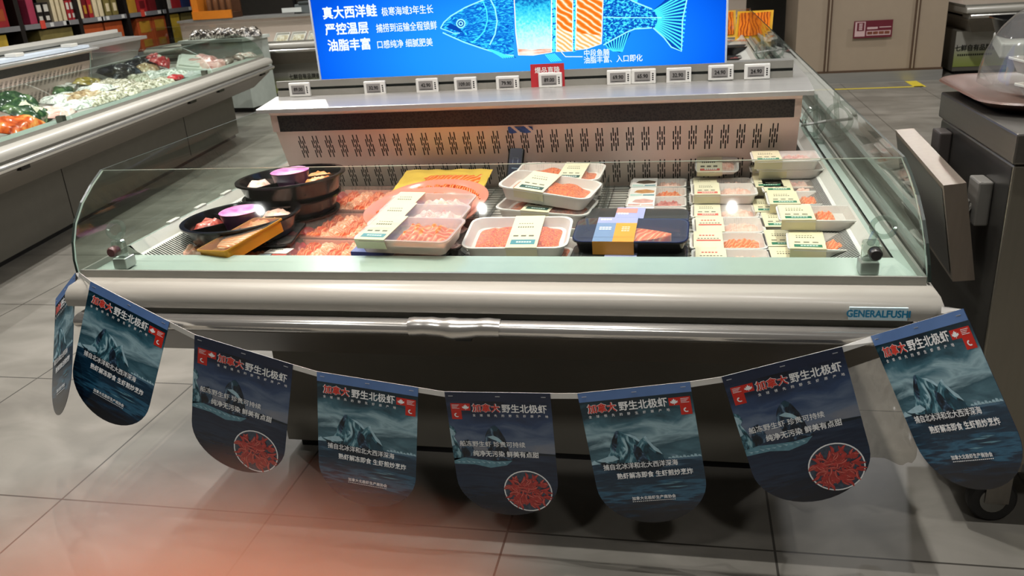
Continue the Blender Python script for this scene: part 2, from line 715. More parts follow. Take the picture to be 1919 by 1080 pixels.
def island(root, x0, x1, depth, px0, px1, sxo=0.35):
    """lower body of a chest island: front at y = 0, back at y = depth"""
    y0, y1 = 0.0, depth
    m = MB()
    m.sweep([(0.0, 0.634), (0.025, 0.634), (0.045, 0.629), (0.057, 0.616), (0.062, 0.600), (0.059, 0.583), (0.059, 0.583), (0.03, 0.582)], x0 + 0.012, x1, y0, y1, PANEL, sxo)
    m.build('front_panel', root, True, 50)
    MB().sweep([(0.0, 0.634), (0.0, 0.652), (-0.006, 0.652), (-0.006, 0.634)], x0, x1, y0, y1, CHANNEL).build('glass_channel', root)
    MB().sweep([(0.035, 0.584), (0.035, 0.560), (0.05, 0.558), (0.05, 0.53), (0.02, 0.53)], x0 + 0.04, x1 - 0.04, y0, y1, CHANNEL, sxo).build('rail_channel', root)
    m = MB()
    m.sweep([(0.068 + 0.020 * math.cos(2 * PI * k / 14), 0.553 + 0.018 * math.sin(2 * PI * k / 14)) for k in range(14)], x0 + 0.05, x1 - 0.05, y0, y1, CHROME, sxo, True)
    m.build('bumper_rail', root, True, 60)
    MB().sweep([(0.045, 0.532), (0.035, 0.515), (-0.095, 0.402), (-0.29, 0.40)], x0 + 0.05, x1 - 0.05, y0, y1, SKIRT, 0.6).build('skirt', root)
    m = MB()
    m.box(px0, px1, y0 + 0.27, y1 - 0.27, 0.03, 0.402, PLINTH)
    m.box(px0 + 0.03, px1 - 0.03, y0 + 0.29, y1 - 0.29, 0.0, 0.03, BLACK)
    m.build('plinth', root)
    # ledge, inner walls, tank floor
    m = MB()
    m.sweep([(0.0, 0.637), (-0.145, 0.640)], x0, x1, y0, y1, LEDGE, 0.2)
    m.sweep([(-0.145, 0.640), (-0.147, 0.635), (-0.152, 0.635)], x0, x1, y0, y1, GASKET, 0.2)
    m.sweep([(-0.152, 0.635), (-0.16, 0.56)], x0, x1, y0, y1, WHITE, 0.2)
    m.build('ledge', root)
    MB().box(x0 + 0.03, x1 - 0.03, y0 + 0.155, y1 - 0.155, 0.54, 0.56, MESHF).build('tank_floor', root)


def riser(root, xa, xb, n_groups, x_first, step, grille=True, back=1.5, zs=(0.771, 0.656)):
    body = [(1.07, 0.56), (0.975, 0.788), (0.957, 0.792), (0.952, 0.848), (0.94, 0.862), (0.93, 0.872), (back, 0.885), (back, 0.56)]
    MB().xprism(body, xa, xb, RISER).build('riser_body', root)
    m = MB()
    slots(m, [x_first + step * i for i in range(n_groups)], zs, lambda z: 1.07 - (z - 0.56) * (0.095 / 0.228))
    if n_groups:
        m.build('air_slots', root)
    m = MB()
    if grille:
        m.quad((xa + 0.025, 0.9562, 0.792), (xb - 0.02, 0.9562, 0.792), (xb - 0.02, 0.9512, 0.846), (xa + 0.025, 0.9512, 0.846), PERF)
        m.build('air_grille', root)
    m = MB()
    m.xprism([(0.90, 0.864), (0.90, 0.876), (0.903, 0.878), (1.052, 0.894), (back + 0.04, 0.894), (back + 0.04, 0.882), (0.95, 0.866)], xa - 0.02, xb + 0.025, STEEL)
    m.build('deck', root, False)
    m = MB()
    m.box(xa - 0.012, xb - 0.018, 1.056, 1.064, 0.894, 0.914, CHANNEL)
    m.box(xa - 0.012, xb - 0.018, 1.056, 1.066, 0.923, 0.945, CHANNEL)
    m.box(xa - 0.012, xb - 0.018, 1.064, 1.085, 0.894, 0.943, GASKET)
    m.build('price_rail', root)


chest = thing('chest_freezer', 'white open chest case in the centre with glass sides, chrome bumper and lit blue sign', 'display case')
IX0, IX1, IY = -0.945, 0.94, 5.2
island(chest, IX0, IX1, IY, -0.64, 0.72)
riser(chest, -0.885, 0.812, 33, -0.805, 0.0483)

# curved front pane and side panes
prof = [(0.0, 0.64), (0.006, 0.675), (0.022, 0.715), (0.05, 0.755), (0.095, 0.793), (0.15, 0.824), (0.205, 0.848)]
m = MB()
n = len(prof)
ra, rb = [], []
for i, (y, z) in enumerate(prof):
    k = i / (n - 1)
    ra.append(((-0.952 - 0.028 * k), y, z))
    rb.append(((0.942 - 0.022 * k), y, z - 0.006 * k))
t3 = Vector((0, 0.004, -0.003))
A1 = [Vector(p) for p in ra]; B1 = [Vector(p) for p in rb]
A2 = [p + t3 for p in A1]; B2 = [p + t3 for p in B1]
for i in range(n - 1):
    m.quad(A1[i], B1[i], B1[i + 1], A1[i + 1], GLASS)
    m.quad(A2[i + 1], B2[i + 1], B2[i], A2[i], GLASS)
    m.quad(A1[i], A1[i + 1], A2[i + 1], A2[i], EDGE)
    m.quad(B1[i + 1], B1[i], B2[i], B2[i + 1], EDGE)
m.quad(A1[-1], B1[-1], B2[-1], A2[-1], mat('top_glass_edge', '#DDE6E0', 0.2))
m.build('front_glass', chest, True)
m = MB()
left = [(-0.954, 0.002, 0.64)] + [(p.x - 0.002, p.y + 0.002, p.z) for p in A1[1:]] + [(-0.96, IY - 0.205, 0.848), (-0.95, IY, 0.64)]
sheet(m, left, (-0.006, 0, 0), GLASS, EDGED)
m.build('side_glass', chest)
m = MB()
right = [(0.944, 0.002, 0.64)] + [(p.x + 0.002, p.y + 0.002, p.z) for p in B1[1:]] + [(0.93, IY - 0.205, 0.842), (0.942, IY, 0.64)]
sheet(m, list(reversed(right)), (0.006, 0, 0), GLASS, EDGED)
m.build('side_glass', chest)
m = MB()
bp = [(IY - y, z) for y, z in prof]
for i in range(n - 1):
    (ya, za), (yb, zb) = bp[i], bp[i + 1]
    m.quad((0.94, ya, za), (-0.95, ya, za), (-0.95, yb, zb), (0.94, yb, zb), GLASS)
m.quad((0.94, bp[-1][0], bp[-1][1]), (-0.95, bp[-1][0], bp[-1][1]), (-0.95, bp[-1][0] - 0.005, bp[-1][1]), (0.94, bp[-1][0] - 0.005, bp[-1][1]), EDGE)
m.build('rear_glass', chest, True)
# side air guides: raised lip, slotted grille sloping to the goods
for s, xo in ((-1, -0.92), (1, 0.888)):
    m = MB()
    xi = xo - s * 0.012
    x2 = xo - s * 0.03
    x3 = xo - s * 0.10
    m.quad((xo, 0.15, 0.641), (xo, 5.0, 0.641), (xo, 5.0, 0.662), (xo, 0.15, 0.662), WHITE)
    m.quad((xo, 0.15, 0.662), (xo, 5.0, 0.662), (xi, 5.0, 0.664), (xi, 0.15, 0.664), LEDGE)
    m.quad((xi, 0.15, 0.664), (xi, 5.0, 0.664), (x2, 5.0, 0.640), (x2, 0.15, 0.640), WHITE)
    m.quad((x2, 0.15, 0.640), (x2, 5.0, 0.640), (x3, 5.0, 0.600), (x3, 0.15, 0.600), mat('grille_white', '#D8D6D0', 0.35))
    m.quad((x3, 0.15, 0.600), (x3, 5.0, 0.600), (x3, 5.0, 0.56), (x3, 0.15, 0.56), WHITE)
    if s < 0:
        for yy in (0.33, 0.47, 0.62, 0.8):
            m.box(xo - 0.002, xo + 0.012, yy, yy + 0.05, 0.662, 0.670, WHITE, 0.002)
    m.quad((xo, 0.15, 0.641), (xo, 0.15, 0.664), (x3, 0.15, 0.600), (x3, 0.15, 0.56), WHITE)
    m.build('side_air_guide', chest)
    m = MB()
    yy = 0.16
    while yy < 1.35:
        for q in range(1):
            xa = x2 - s * 0.008
            xb = x2 - s * 0.060
            za = 0.640 - 0.040 * (0.008 / 0.07) + 0.0009
            zb = 0.640 - 0.040 * (0.060 / 0.07) + 0.0009
            m.quad((xa, yy, za), (xb, yy, zb), (xb, yy + 0.0045, zb), (xa, yy + 0.0045, za), SLOT)
        yy += 0.0092
    m.build('grille_slots', chest)
# clamps that hold the panes
KNOB = mat('knob_maroon', '#5A3B3A', 0.3)
KNOBD = mat('knob_dark', '#2A2725', 0.25)
ACR = glass('acrylic', '#E6ECE8', 0.04, 0.10, 0.85, 0.05)
for x, kn, s in ((-0.862, KNOB, -1), (0.842, KNOBD, 1)):
    g = MB()
    g.box(x - 0.018, x + 0.018, 0.035, 0.075, 0.641, 0.668, STEEL, 0.003)
    g.box(x - 0.016, x + 0.016, 0.038, 0.06, 0.668, 0.712, ACR, 0.006)
    o = g.build('glass_clamp', chest)
    k = MB()
    k.T = Matrix.Translation((x + 0.004, 0.022, 0.692)) @ Matrix.Rotation(PI / 2, 4, 'X')
    k.lathe([(0.011, -0.012), (0.013, -0.008), (0.013, 0.008), (0.010, 0.012)], kn, 20)
    k.build('knob', o, True)
    r = MB()
    ring = [(x + s * 0.03 + 0.022 * math.cos(a), 0.09 + 0.01 * math.sin(a), 0.725 + 0.017 * math.sin(a)) for a in [2 * PI * i / 20 for i in range(21)]]
    r.tube(ring, 0.0055, ACR, 8)
    r.tube([(x, 0.05, 0.705), (x + s * 0.012, 0.08, 0.715)], 0.008, ACR, 8)
    r.build('acrylic_ring', o, True)
for yy in (1.30, 3.45):
    g = MB()
    x = 0.908
    g.box(x - 0.02, x + 0.024, yy - 0.02, yy + 0.02, 0.64, 0.652, ACR, 0.003)
    ring = [(x - 0.01 + 0.034 * math.cos(a), yy + 0.02 * math.cos(a * 1.0), 0.712 + 0.045 * math.sin(a)) for a in [2 * PI * i / 24 for i in range(25)]]
    g.tube(ring, 0.009, ACR, 8)
    g.tube([(x, yy, 0.652), (x - 0.01, yy, 0.80)], 0.008, ACR, 8)
    g.tube([(x - 0.05, yy, 0.70), (x + 0.03, yy, 0.712)], 0.005, STEEL, 8)
    g.build('glass_clamp', chest, True)
# bumper joint wrap and clip
m = MB()
c0 = ony(850, 618, -0.08)
pts, rr = [], []
for i in range(17):
    k = i / 16
    pts.append((c0.x - 0.10 + 0.2 * k, -0.069, 0.553 + 0.002 * math.sin(k * 9)))
    rr.append(0.0212 + 0.0035 * math.exp(-((k - 0.5) / 0.12) ** 2) + 0.0008 * math.sin(k * 31))
m.tube(pts, rr, CHROME, 14)
m.build('bumper_joint', chest, True)
MB().box(c0.x, c0.x + 0.035, -0.074, -0.052, 0.524, 0.533, BLACK).build('bumper_clip', chest)
# maker's plate
a, b = ony(1592, 574, -0.063), ony(1700, 597, -0.063)
m = MB()
m.box(a.x, b.x, -0.0655, -0.0615, 0.587, 0.613, mat('plate_pale', '#BFD6DC', 0.35))
o = m.build('brand_plate', chest)
m = MB()
m.text('GENERALFUSHI', face_y((a.x + b.x) / 2, -0.0659, 0.5935), 0.0205, mat('plate_teal', '#1E7FA6', 0.4), 0.035, 'CENTER', 3, 0.82)
m.build('lettering', o)
# wire rack over the tank floor
m = MB()
x = -0.80
while x < 0.78:
    m.box(x - 0.0012, x + 0.0012, 0.17, 1.06, 0.5605, 0.563, STEELD)
    x += 0.05
y = 0.2
while y < 1.05:
    m.box(-0.8, 0.77, y - 0.001, y + 0.001, 0.563, 0.565, STEELD)
    y += 0.028
m.build('wire_rack', chest)

# ------------------------------------------------------------------ backlit sign with the salmon picture
SY = 1.10
sx0, sx1, sz0, sz1 = -0.748, 0.594, 0.932, 1.42
sign = thing('light_box_sign', 'blue backlit sign with cut salmon picture standing on the central case', 'sign', ((sx0 + sx1) / 2, SY, 0.895))
SO = Vector(((sx0 + sx1) / 2, SY, 0.895))


def SP(u, v):
    q = ony(u, v, SY)
    return (q.x - SO.x, q.z - SO.z)


FR = mat('sign_frame', '#C9D5E4', 0.4)
m = MB()
X0, X1, Z0, Z1 = sx0 - SO.x, sx1 - SO.x, sz0 - SO.z, sz1 - SO.z
m.box(X0, X1, 0.002, 0.07, Z0, Z1, FR)
m.box(X0 - 0.006, X0, -0.004, 0.07, Z0 - 0.006, Z1 + 0.006, FR)
m.box(X1, X1 + 0.006, -0.004, 0.07, Z0 - 0.006, Z1 + 0.006, FR)
m.box(X0, X1, -0.004, 0.07, Z0 - 0.006, Z0, FR)
m.box(X0, X1, -0.004, 0.07, Z1, Z1 + 0.006, FR)
m.build('frame', sign)
MB().box(X0 + 0.1, X0 + 0.2, 0.005, 0.065, -0.0, Z0, CHANNEL).build('foot', sign)
MB().box(X1 - 0.2, X1 - 0.1, 0.005, 0.065, -0.0, Z0, CHANNEL).build('foot', sign)


def sign_bg(nt):
    tc = N(nt, 'ShaderNodeTexCoord')
    mp = N(nt, 'ShaderNodeMapping', vector_type='POINT')
    mp.inputs['Location'].default_value = (0.0, 0, -0.33)
    mp.inputs['Scale'].default_value = (1.35, 1, 3.0)
    nt.links.new(tc.outputs['Object'], mp.inputs[0])
    ln = N(nt, 'ShaderNodeVectorMath', operation='LENGTH')
    nt.links.new(mp.outputs[0], ln.inputs[0])
    return ramp(nt, ln.outputs['Value'], [(0.0, '#2FA0FF'), (0.45, '#1E90FF'), (0.85, '#0A66F0'), (1.0, '#0350D8')]), None


BGM = pattern('sign_blue', sign_bg, emission=1.0)
MB().box(X0, X1, -0.001, 0.002, Z0, Z1, BGM).build('lit_panel', sign)
LW = emis('sign_white', '#EAF8FF', 1.0)


def stext(m, s, u, v0, v1, bold=0.02, mt=LW, sx=1.0, width=None):
    """characters whose box spans pixel rows v0..v1 at column u"""
    a, b = SP(u, v0), SP(u, v1)
    h = a[1] - b[1]
    size = h / 0.86
    if width:
        w = SP(width, v1)[0] - b[0]
        vs, _ = text_mesh(s, size, bold, 'LEFT', 3)
        sx = w / max(p.x for p in vs)
    m.text(s, Matrix(((1, 0, 0, b[0]), (0, 0, -1, -0.0025), (0, 1, 0, b[1] + h * 0.09), (0, 0, 0, 1))), size, mt, bold, 'LEFT', 3, sx)


m = MB()
stext(m, '真大西洋鲑', 606, 15, 36, 0.03, width=708)
stext(m, '严控温层', 611, 46, 66, 0.03, width=692)
stext(m, '油脂丰富', 616, 76, 96, 0.03, width=696)
stext(m, '极寒海域3年生长', 716, 15, 30, 0.012, width=813)
stext(m, '捕捞到运输全程锁鲜', 706, 46, 61, 0.012, width=820)
stext(m, '口感纯净 细腻肥美', 707, 77, 91, 0.012, width=812)
stext(m, '中段鱼腩', 1094, 94, 106, 0.012, width=1142)
stext(m, '油脂丰富、入口即化', 1094, 107, 119, 0.012, width=1204)
m.build('lettering', sign)


def spoly(m, pts, mt, off):
    P = [SP(*p) for p in pts]
    m.add([(p[0], -off, p[1]) for p in P], [tuple(range(len(P)))], mt)


def sline(m, pts, w, mt, off, closed=False):
    P = [Vector(SP(*p)) for p in pts]
    if closed:
        P.append(P[0])
    L, Rr = [], []
    for i, p in enumerate(P):
        d = (P[min(i + 1, len(P) - 1)] - P[max(i - 1, 0)])
        if d.length < 1e-9:
            d = Vector((1, 0))
        d.normalize()
        nn = Vector((-d.y, d.x)) * w / 2
        L.append(p + nn); Rr.append(p - nn)
    vs = [(q.x, -off, q.y) for q in L] + [(q.x, -off, q.y) for q in Rr]
    k = len(P)
    m.add(vs, [(i, k + i, k + i + 1, i + 1) for i in range(k - 1)], mt)


SCALES = pattern('fish_scales', lambda nt: (lambda a: a)(cell_col([(0.0, '#0A4FB8'), (0.30, '#0F62D0'), (0.42, '#3FE0FF'), (0.7, '#63F0FF')], 95, (1, 1, 1.5))(nt)), emission=1.0)
SKIN = pattern('fish_dots', noise_col([(0.40, '#0C4FB4'), (0.5, '#1272D8'), (0.58, '#46E6FF'), (0.8, '#66F2FF')], 120, (1, 1, 1.6), 2, 0.6), emission=1.0)
HEADM = pattern('fish_head', noise_col([(0.35, '#0B58C4'), (0.5, '#1580E0'), (0.62, '#38D4FF'), (0.8, '#5AEEFF')], 60, (0.6, 1, 1.8), 3, 2.0), emission=1.0)
CY = emis('fish_cyan', '#4DEBFF', 1.0)
CYL = emis('fish_light', '#9AF6FF', 1.0)
DB = emis('fish_deep_blue', '#0A48B0', 1.0)


def slab_col(nt):
    co = coords(nt)
    sep = N(nt, 'ShaderNodeSeparateXYZ')
    nt.links.new(co, sep.inputs[0])
    nz = N(nt, 'ShaderNodeTexNoise')
    nz.inputs['Scale'].default_value = 130
    nt.links.new(co, nz.inputs['Vector'])
    a = N(nt, 'ShaderNodeMath', operation='MULTIPLY_ADD')
    a.inputs[1].default_value = 0.10
    nt.links.new(nz.outputs[0], a.inputs[0])
    nt.links.new(sep.outputs[2], a.inputs[2])
    mr = N(nt, 'ShaderNodeMapRange')
    mr.inputs[1].default_value = 0.16
    mr.inputs[2].default_value = 0.38
    nt.links.new(a.outputs[0], mr.inputs[0])
    return ramp(nt, mr.outputs[0], [(0.0, '#DDF6FF'), (0.2, '#BFF2FF'), (0.42, '#5FEBFF'), (0.6, '#2FC4F0'), (0.72, '#1474C4'), (0.85, '#0E4E9C')]), None


SLAB = pattern('fish_belly', slab_col, emission=1.0)
STEAK = pattern('salmon_steak_print', wave_col([(0, '#FFF0D8'), (0.22, '#FFB46A'), (0.6, '#F8822C'), (1, '#F07318')], 22, (0.6, 1, 1.2), 4, (0, 0.6, 0)), emission=1.0)
STEAKL = pattern('salmon_belly_print', wave_col([(0, '#FFF8EC'), (0.45, '#FFE2B8'), (1, '#F6B25C')], 26, (0.8, 1, 1.2), 3, (0, 0.8, 0)), emission=1.0)

fish = MB()
head = [(826, 53), (832, 42), (845, 30), (872, 14), (905, 0), (935, -12), (963, -20), (963, 104), (940, 102), (905, 91), (870, 79), (845, 68), (832, 62), (848, 62), (838, 57)]
spoly(fish, head, HEADM, 0.002)
sline(fish, head[:7], 0.004, CYL, 0.0026)
sline(fish, [(963, 104), (940, 102), (905, 91), (870, 79), (845, 68), (830, 61)], 0.004, CYL, 0.0026)
sline(fish, [(826, 53), (838, 57), (850, 62), (862, 62)], 0.003, CYL, 0.0027)
spoly(fish, [(836, 50), (850, 56), (862, 60), (870, 62), (858, 50), (846, 44)], DB, 0.0024)
sline(fish, [(905, 2), (912, 18), (914, 38), (908, 58), (896, 72), (884, 80)], 0.004, CY, 0.0027)
sline(fish, [(918, -4), (928, 16), (932, 40), (928, 64), (918, 84)], 0.0045, CYL, 0.0027)
for rr2, mt in ((9, CYL), (6.5, DB), (4.5, CYL), (2.2, DB)):
    spoly(fish, [(864 + rr2 * math.cos(a), 44 + rr2 * math.sin(a)) for a in [-2 * PI * i / 16 for i in range(16)]], mt, 0.0028 + (9 - rr2) * 0.0001)
tail_body = [(1131, -22), (1160, -12), (1190, 4), (1222, 17), (1240, 22), (1246, 34), (1238, 46), (1222, 52), (1190, 54), (1175, 60), (1131, 84)]
spoly(fish, tail_body, SKIN, 0.002)
sline(fish, [(1131, 32), (1170, 33), (1205, 33), (1240, 33)], 0.003, CYL, 0.0026)
sline(fish, [(1131, -22), (1160, -12), (1190, 4), (1222, 17)], 0.004, CYL, 0.0026)
sline(fish, [(1131, 84), (1175, 60), (1190, 54), (1222, 52)], 0.004, CYL, 0.0026)
fish.build('fish_body', sign)
m = MB()
tail = [(1226, 17), (1240, 6), (1254, -8), (1290, -22), (1287, 0), (1279, 38), (1278, 70), (1277, 96), (1258, 88), (1244, 70), (1232, 56), (1222, 52), (1238, 34)]
spoly(m, tail, DB, 0.0015)
for i in range(15):
    k = i / 14
    e = (1288 - 10 * k + 2 * math.sin(3 * k), -18 + 112 * k)
    sline(m, [(1226 + 6 * math.sin(k * PI), 20 + 32 * k), ((1226 + e[0]) / 2 + 4, (20 + 32 * k) * 0.45 + e[1] * 0.55), e], 0.0046, CY, 0.0022)
sline(m, [(1290, -22), (1287, 0), (1279, 38), (1278, 70), (1277, 96), (1258, 88), (1244, 70), (1224, 52)], 0.004, CYL, 0.0024)
fin = [(1131, 82), (1176, 60), (1182, 62), (1166, 92), (1162, 99), (1146, 94)]
spoly(m, fin, DB, 0.0015)
for i in range(9):
    k = i / 8
    sline(m, [(1134 + 44 * k, 82 - 21 * k), (1140 + 30 * k, 90 - 6 * k), (1150 + 16 * k, 96 + 1 * k)], 0.0034, CY, 0.0022)
for i in range(6):
    k = i / 5
    sline(m, [(1022 + 16 * k, 102 - 2 * k), (1034 + 18 * k, 116 - 2 * k)], 0.0034, CY, 0.0022)
spoly(m, [(918, 92), (962, 104), (968, 108), (944, 109)], DB, 0.0015)
for i in range(6):
    k = i / 5
    sline(m, [(914 + 8 * k, 92 + k), (934 + 14 * k, 103), (944 + 20 * k, 109 - 2 * k)], 0.003, CY, 0.0029)
spoly(m, [(1130, -22), (1196, -8), (1194, 8), (1178, 3)], CY, 0.0012)
m.build('fish_fins', sign)
m = MB()
spoly(m, [(963, -24), (1034, -28), (1034, 98), (1000, 103), (972, 103), (967, 60)], SLAB, 0.003)
spoly(m, [(1034, 0), (1043, 0), (1043, 96), (1034, 98)], SCALES, 0.002)
spoly(m, [(1073, 0), (1080, 0), (1080, 96), (1073, 98)], SCALES, 0.002)
m.build('fish_belly', sign)
m = MB()
spoly(m, [(970, 91), (1000, 93), (1033, 90), (1033, 98), (1003, 103), (973, 103)], pattern('cut_flesh_print', noise_col([(0.3, '#E8A080'), (0.6, '#FFF0E4')], 60, (0.4, 1, 2)), emission=1.0), 0.0036)
spoly(m, [(1043, -20), (1074, -20), (1074, 60), (1070, 60), (1043, 52)], STEAK, 0.003)
spoly(m, [(1043, 52), (1070, 60), (1074, 60), (1073, 96), (1043, 97)], STEAKL, 0.003)
spoly(m, [(1081, -20), (1131, -20), (1129, 66), (1080, 62)], STEAK, 0.003)
spoly(m, [(1080, 62), (1129, 66), (1127, 82), (1100, 91), (1079, 94)], STEAKL, 0.003)
WL = emis('print_outline', '#FFF6E8', 1.0)
for pts in ([(1043, -20), (1043, 97), (1073, 96), (1074, -20)], [(1081, -20), (1079, 94), (1100, 91), (1127, 82), (1131, -20)], [(963, -24), (967, 60), (972, 103), (1000, 103), (1034, 98), (1034, -28)]):
    sline(m, pts, 0.0032, WL, 0.0038)
sline(m, [(1052, 97), (1060, 106), (1092, 106)], 0.0028, LW, 0.0036)
m.build('salmon_steaks', sign)

# ------------------------------------------------------------------ shelf price tags
SCRN = mat('e_paper_grey', '#8A8784', 0.4)
TAGW = mat('tag_white', '#D8D7D2', 0.4)
TINK = mat('tag_ink', '#1A1716', 0.5)
prices = [(561, 169, '89.00'), (702, 166, '32.90'), (800, 161, '42.90'), (872, 159, '109.00'), (951, 157, '79.90'), (1031, 151, '89.00'), (1160, 146, '69.90'), (1206, 144, '65.90'), (1272, 142, '32.90'), (1351, 137, '24.90'), (1419, 135, '24.90')]
tag_words = ['at the far left end of the rail reading 89.00', 'below the sign text reading 32.90', 'reading 42.90 under the blue sign', 'reading 109.00 under the blue sign', 'reading 79.90 left of the red promotion card', 'reading 89.00 on the red promotion card', 'reading 69.90 right of the red promotion card', 'reading 65.90 beside the 69.90 tag', 'reading 32.90 near the right corner of the blue sign', 'reading 24.90 just right of the blue sign', 'reading 24.90 at the right end of the rail']
for (u, v, s), wd in zip(prices, tag_words):
    q = ony(u, v, 1.045)
    t = thing('price_tag', 'white electronic price tag ' + wd, 'price tag', (q.x, 1.056, q.z - 0.022), (0, 0, 0), 'price tags on the rail')
    MB().box(-0.038, 0.038, -0.012, 0, 0, 0.046, TAGW, 0.003).build('case', t)
    MB().box(-0.028, 0.021, -0.01235, -0.012, 0.008, 0.038, SCRN).build('screen', t)
    m = MB()
    m.text(s, face_y(-0.003, -0.0134, 0.019), 0.0165, TINK, 0.02, 'CENTER', 2, 0.9)
    m.box(-0.024, 0.018, -0.0134, -0.0129, 0.0115, 0.0125, TINK)
    for k in range(4):
        m.box(0.026, 0.031, -0.01235, -0.0118, 0.011 + k * 0.006, 0.015 + k * 0.006, TINK)
    m.build('lettering', t)
a, b = ony(996, 164, 1.056), ony(1057, 118, 1.056)
t = thing('promotion_card', 'small red promotion card behind the 89.00 price tag', 'card', ((a.x + b.x) / 2, 1.056, 0.893))
hw = (b.x - a.x) / 2
MB().box(-hw, hw, -0.0012, -0.0002, 0.0, b.z - 0.893, mat('promo_red', '#B3262E', 0.5), 0.0).build('card_sheet', t)
m = MB()
m.text('爆品直降', face_y(0, -0.0018, b.z - 0.893 - 0.027), 0.0205, TXTW, 0.012, 'CENTER', 3)
m.build('lettering', t)

# ------------------------------------------------------------------ temperature controller hanging on blue tape
NAVY = mat('navy_plastic', '#1B2144', 0.3)
a, b = ony(946, 263, 1.0), ony(976, 312, 1.02)
t = thing('temperature_logger', 'navy handheld controller hung from blue tape on the slotted back panel', 'controller', (a.x + 0.028, 0.998, 0.630), (math.radians(-22), math.radians(6), 0))
MB().box(-0.026, 0.026, -0.018, -0.004, -0.02, 0.115, BLACK, 0.004).build('case', t)
MB().box(-0.019, 0.019, -0.0192, -0.018, -0.012, 0.106, NAVY).build('face', t)
m = MB()
G3 = mat('pale_line_print', '#8FA0B4', 0.5)
for x0, x1, z0, z1 in ((-0.009, 0.009, 0.018, 0.0195), (-0.009, 0.009, 0.037, 0.0385), (-0.009, -0.0075, 0.018, 0.0385), (0.0075, 0.009, 0.018, 0.0385), (-0.010, 0.012, 0.002, 0.006), (-0.006, 0.002, 0.074, 0.076)):
    m.box(x0, x1, -0.0198, -0.0192, z0 + 0.006, z1 + 0.006, G3)
m.build('face_print', t)
m = MB()
for i in range(3):
    m.tube([(-0.012 + 0.01 * i, -0.012, 0.114), (-0.010 + 0.008 * i, -0.013, 0.126), (-0.004 + 0.004 * i, -0.009, 0.146)], 0.0022, CLEAR if i % 2 else BLACK, 6)
m.build('cord', t)
t2 = MB()
a, b = ony(953, 240, 0.985), ony(1000, 254, 0.985)
BLT = mat('blue_tape', '#274F92', 0.35, var=0.15, scale=60)
t2.field(a.x, b.x, 0, 0.024, lambda u, w: 0.003 * math.sin(u * 11 + w * 3), BLT, 12, 4)
o = t2.build('adhesive_tape')
o.location = (0, 0.984, 0.762)
o.rotation_euler = (math.radians(112.6), 0, 0)
tag(o, 'crumpled blue tape strip stuck on the slotted back panel', 'tape')

# ------------------------------------------------------------------ packed fish
FLOORZ = 0.565


def shell(m, w, d, h, r, mt, taper=0.86, lip=0.006, t=0.003, inner=0.45):
    def ring(ww, dd, rr, z):
        return [(p[0], p[1], z) for p in rrect(ww, dd, max(rr, 0.002), 4)]
    rings = [ring(w * taper, d - w * (1 - taper), r * 0.7, 0), ring(w - 2 * lip, d - 2 * lip, r, h - 0.005), ring(w, d, r, h - 0.004), ring(w, d, r, h),
             ring(w - 2 * lip, d - 2 * lip, r, h), ring(w * (1 - (1 - taper) * 0.6) - 2 * lip, d - w * (1 - taper) * 0.6 - 2 * lip, r * 0.8, h * inner)]
    m.loft(rings, mt)


def dashes(m, x0, x1, y, z, n, mt, hh=0.004, gap=0.3):
    st = (x1 - x0) / n
    for i in range(n):
        m.box(x0 + st * i, x0 + st * (i + 1 - gap), y, y + hh, z, z + 0.0003, mt)


def band(t, w, d, h, x0, x1, paper, stripe, kind, flap=0.026):
    m = MB()
    y0 = -d / 2 - 0.0012
    m.box(x0, x1, y0, d / 2 + 0.001, h + 0.0012, h + 0.002, paper)
    k = 0.35
    m.hexa([(x0, y0 + flap * k, h - flap), (x1, y0 + flap * k, h - flap), (x1, y0 + flap * k + 0.001, h - flap), (x0, y0 + flap * k + 0.001, h - flap),
            (x0, y0, h + 0.002), (x1, y0, h + 0.002), (x1, y0 + 0.001, h + 0.002), (x0, y0 + 0.001, h + 0.002)], paper)
    o = m.build('label_band', t)
    zz = h + 0.002
    lw = x1 - x0
    m = MB()
    if kind == 'stripe':
        m.box(x0 + lw * 0.12, x1 - lw * 0.10, y0 + d * 0.10, y0 + d * 0.24, zz, zz + 0.0004, stripe)
        dashes(m, x0 + lw * 0.3, x0 + lw * 0.8, y0 + d * 0.15, zz + 0.0004, 6, PALEINK, 0.006, 0.25)
        dashes(m, x0 + lw * 0.14, x1 - lw * 0.10, y0 + d * 0.34, zz, 3, INK, 0.007, 0.35)
        dashes(m, x0 + lw * 0.2, x1 - lw * 0.25, y0 + d * 0.62, zz, 7, INK, 0.006, 0.4)
        dashes(m, x0 + lw * 0.2, x1 - lw * 0.3, y0 + d * 0.74, zz, 6, INK, 0.003, 0.4)
    elif kind == 'plain':
        dashes(m, x0 + lw * 0.2, x1 - lw * 0.25, y0 + d * 0.74, zz, 5, REDP, 0.008, 0.3)
        dashes(m, x0 + lw * 0.14, x1 - lw * 0.10, y0 + d * 0.56, zz, 7, INK, 0.005, 0.35)
        m.box(x0 + lw * 0.1, x1 - lw * 0.08, y0 + d * 0.42, y0 + d * 0.50, zz, zz + 0.0004, stripe)
    m.build('print', o)
    return o


def flesh(t, x0, x1, y0, y1, z0, amp, mt, ridges=6, rnd=0.3, name='fish', nx=24, ny=12):
    ph = RN.random() * 6

    def f(u, w):
        e = min(1, 5 * min(u, 1 - u)) * min(1, 5 * min(w, 1 - w))
        return z0 + amp * e * (0.55 + 0.35 * abs(math.sin(u * ridges * PI + ph + w * 1.3)) + rnd * math.sin(u * 17 + w * 9 + ph) * 0.4)
    m = MB().field(x0, x1, y0, y1, f, mt, nx, ny)
    return m.build(name, t, True, 60)


def film(t, w, d, h, r, mt=None):
    m = MB()
    m.add([(p[0], p[1], h + 0.0006) for p in rrect(w - 0.004, d - 0.004, r, 4)], [tuple(range(20))], mt or FILM)
    return m.build('film', t)


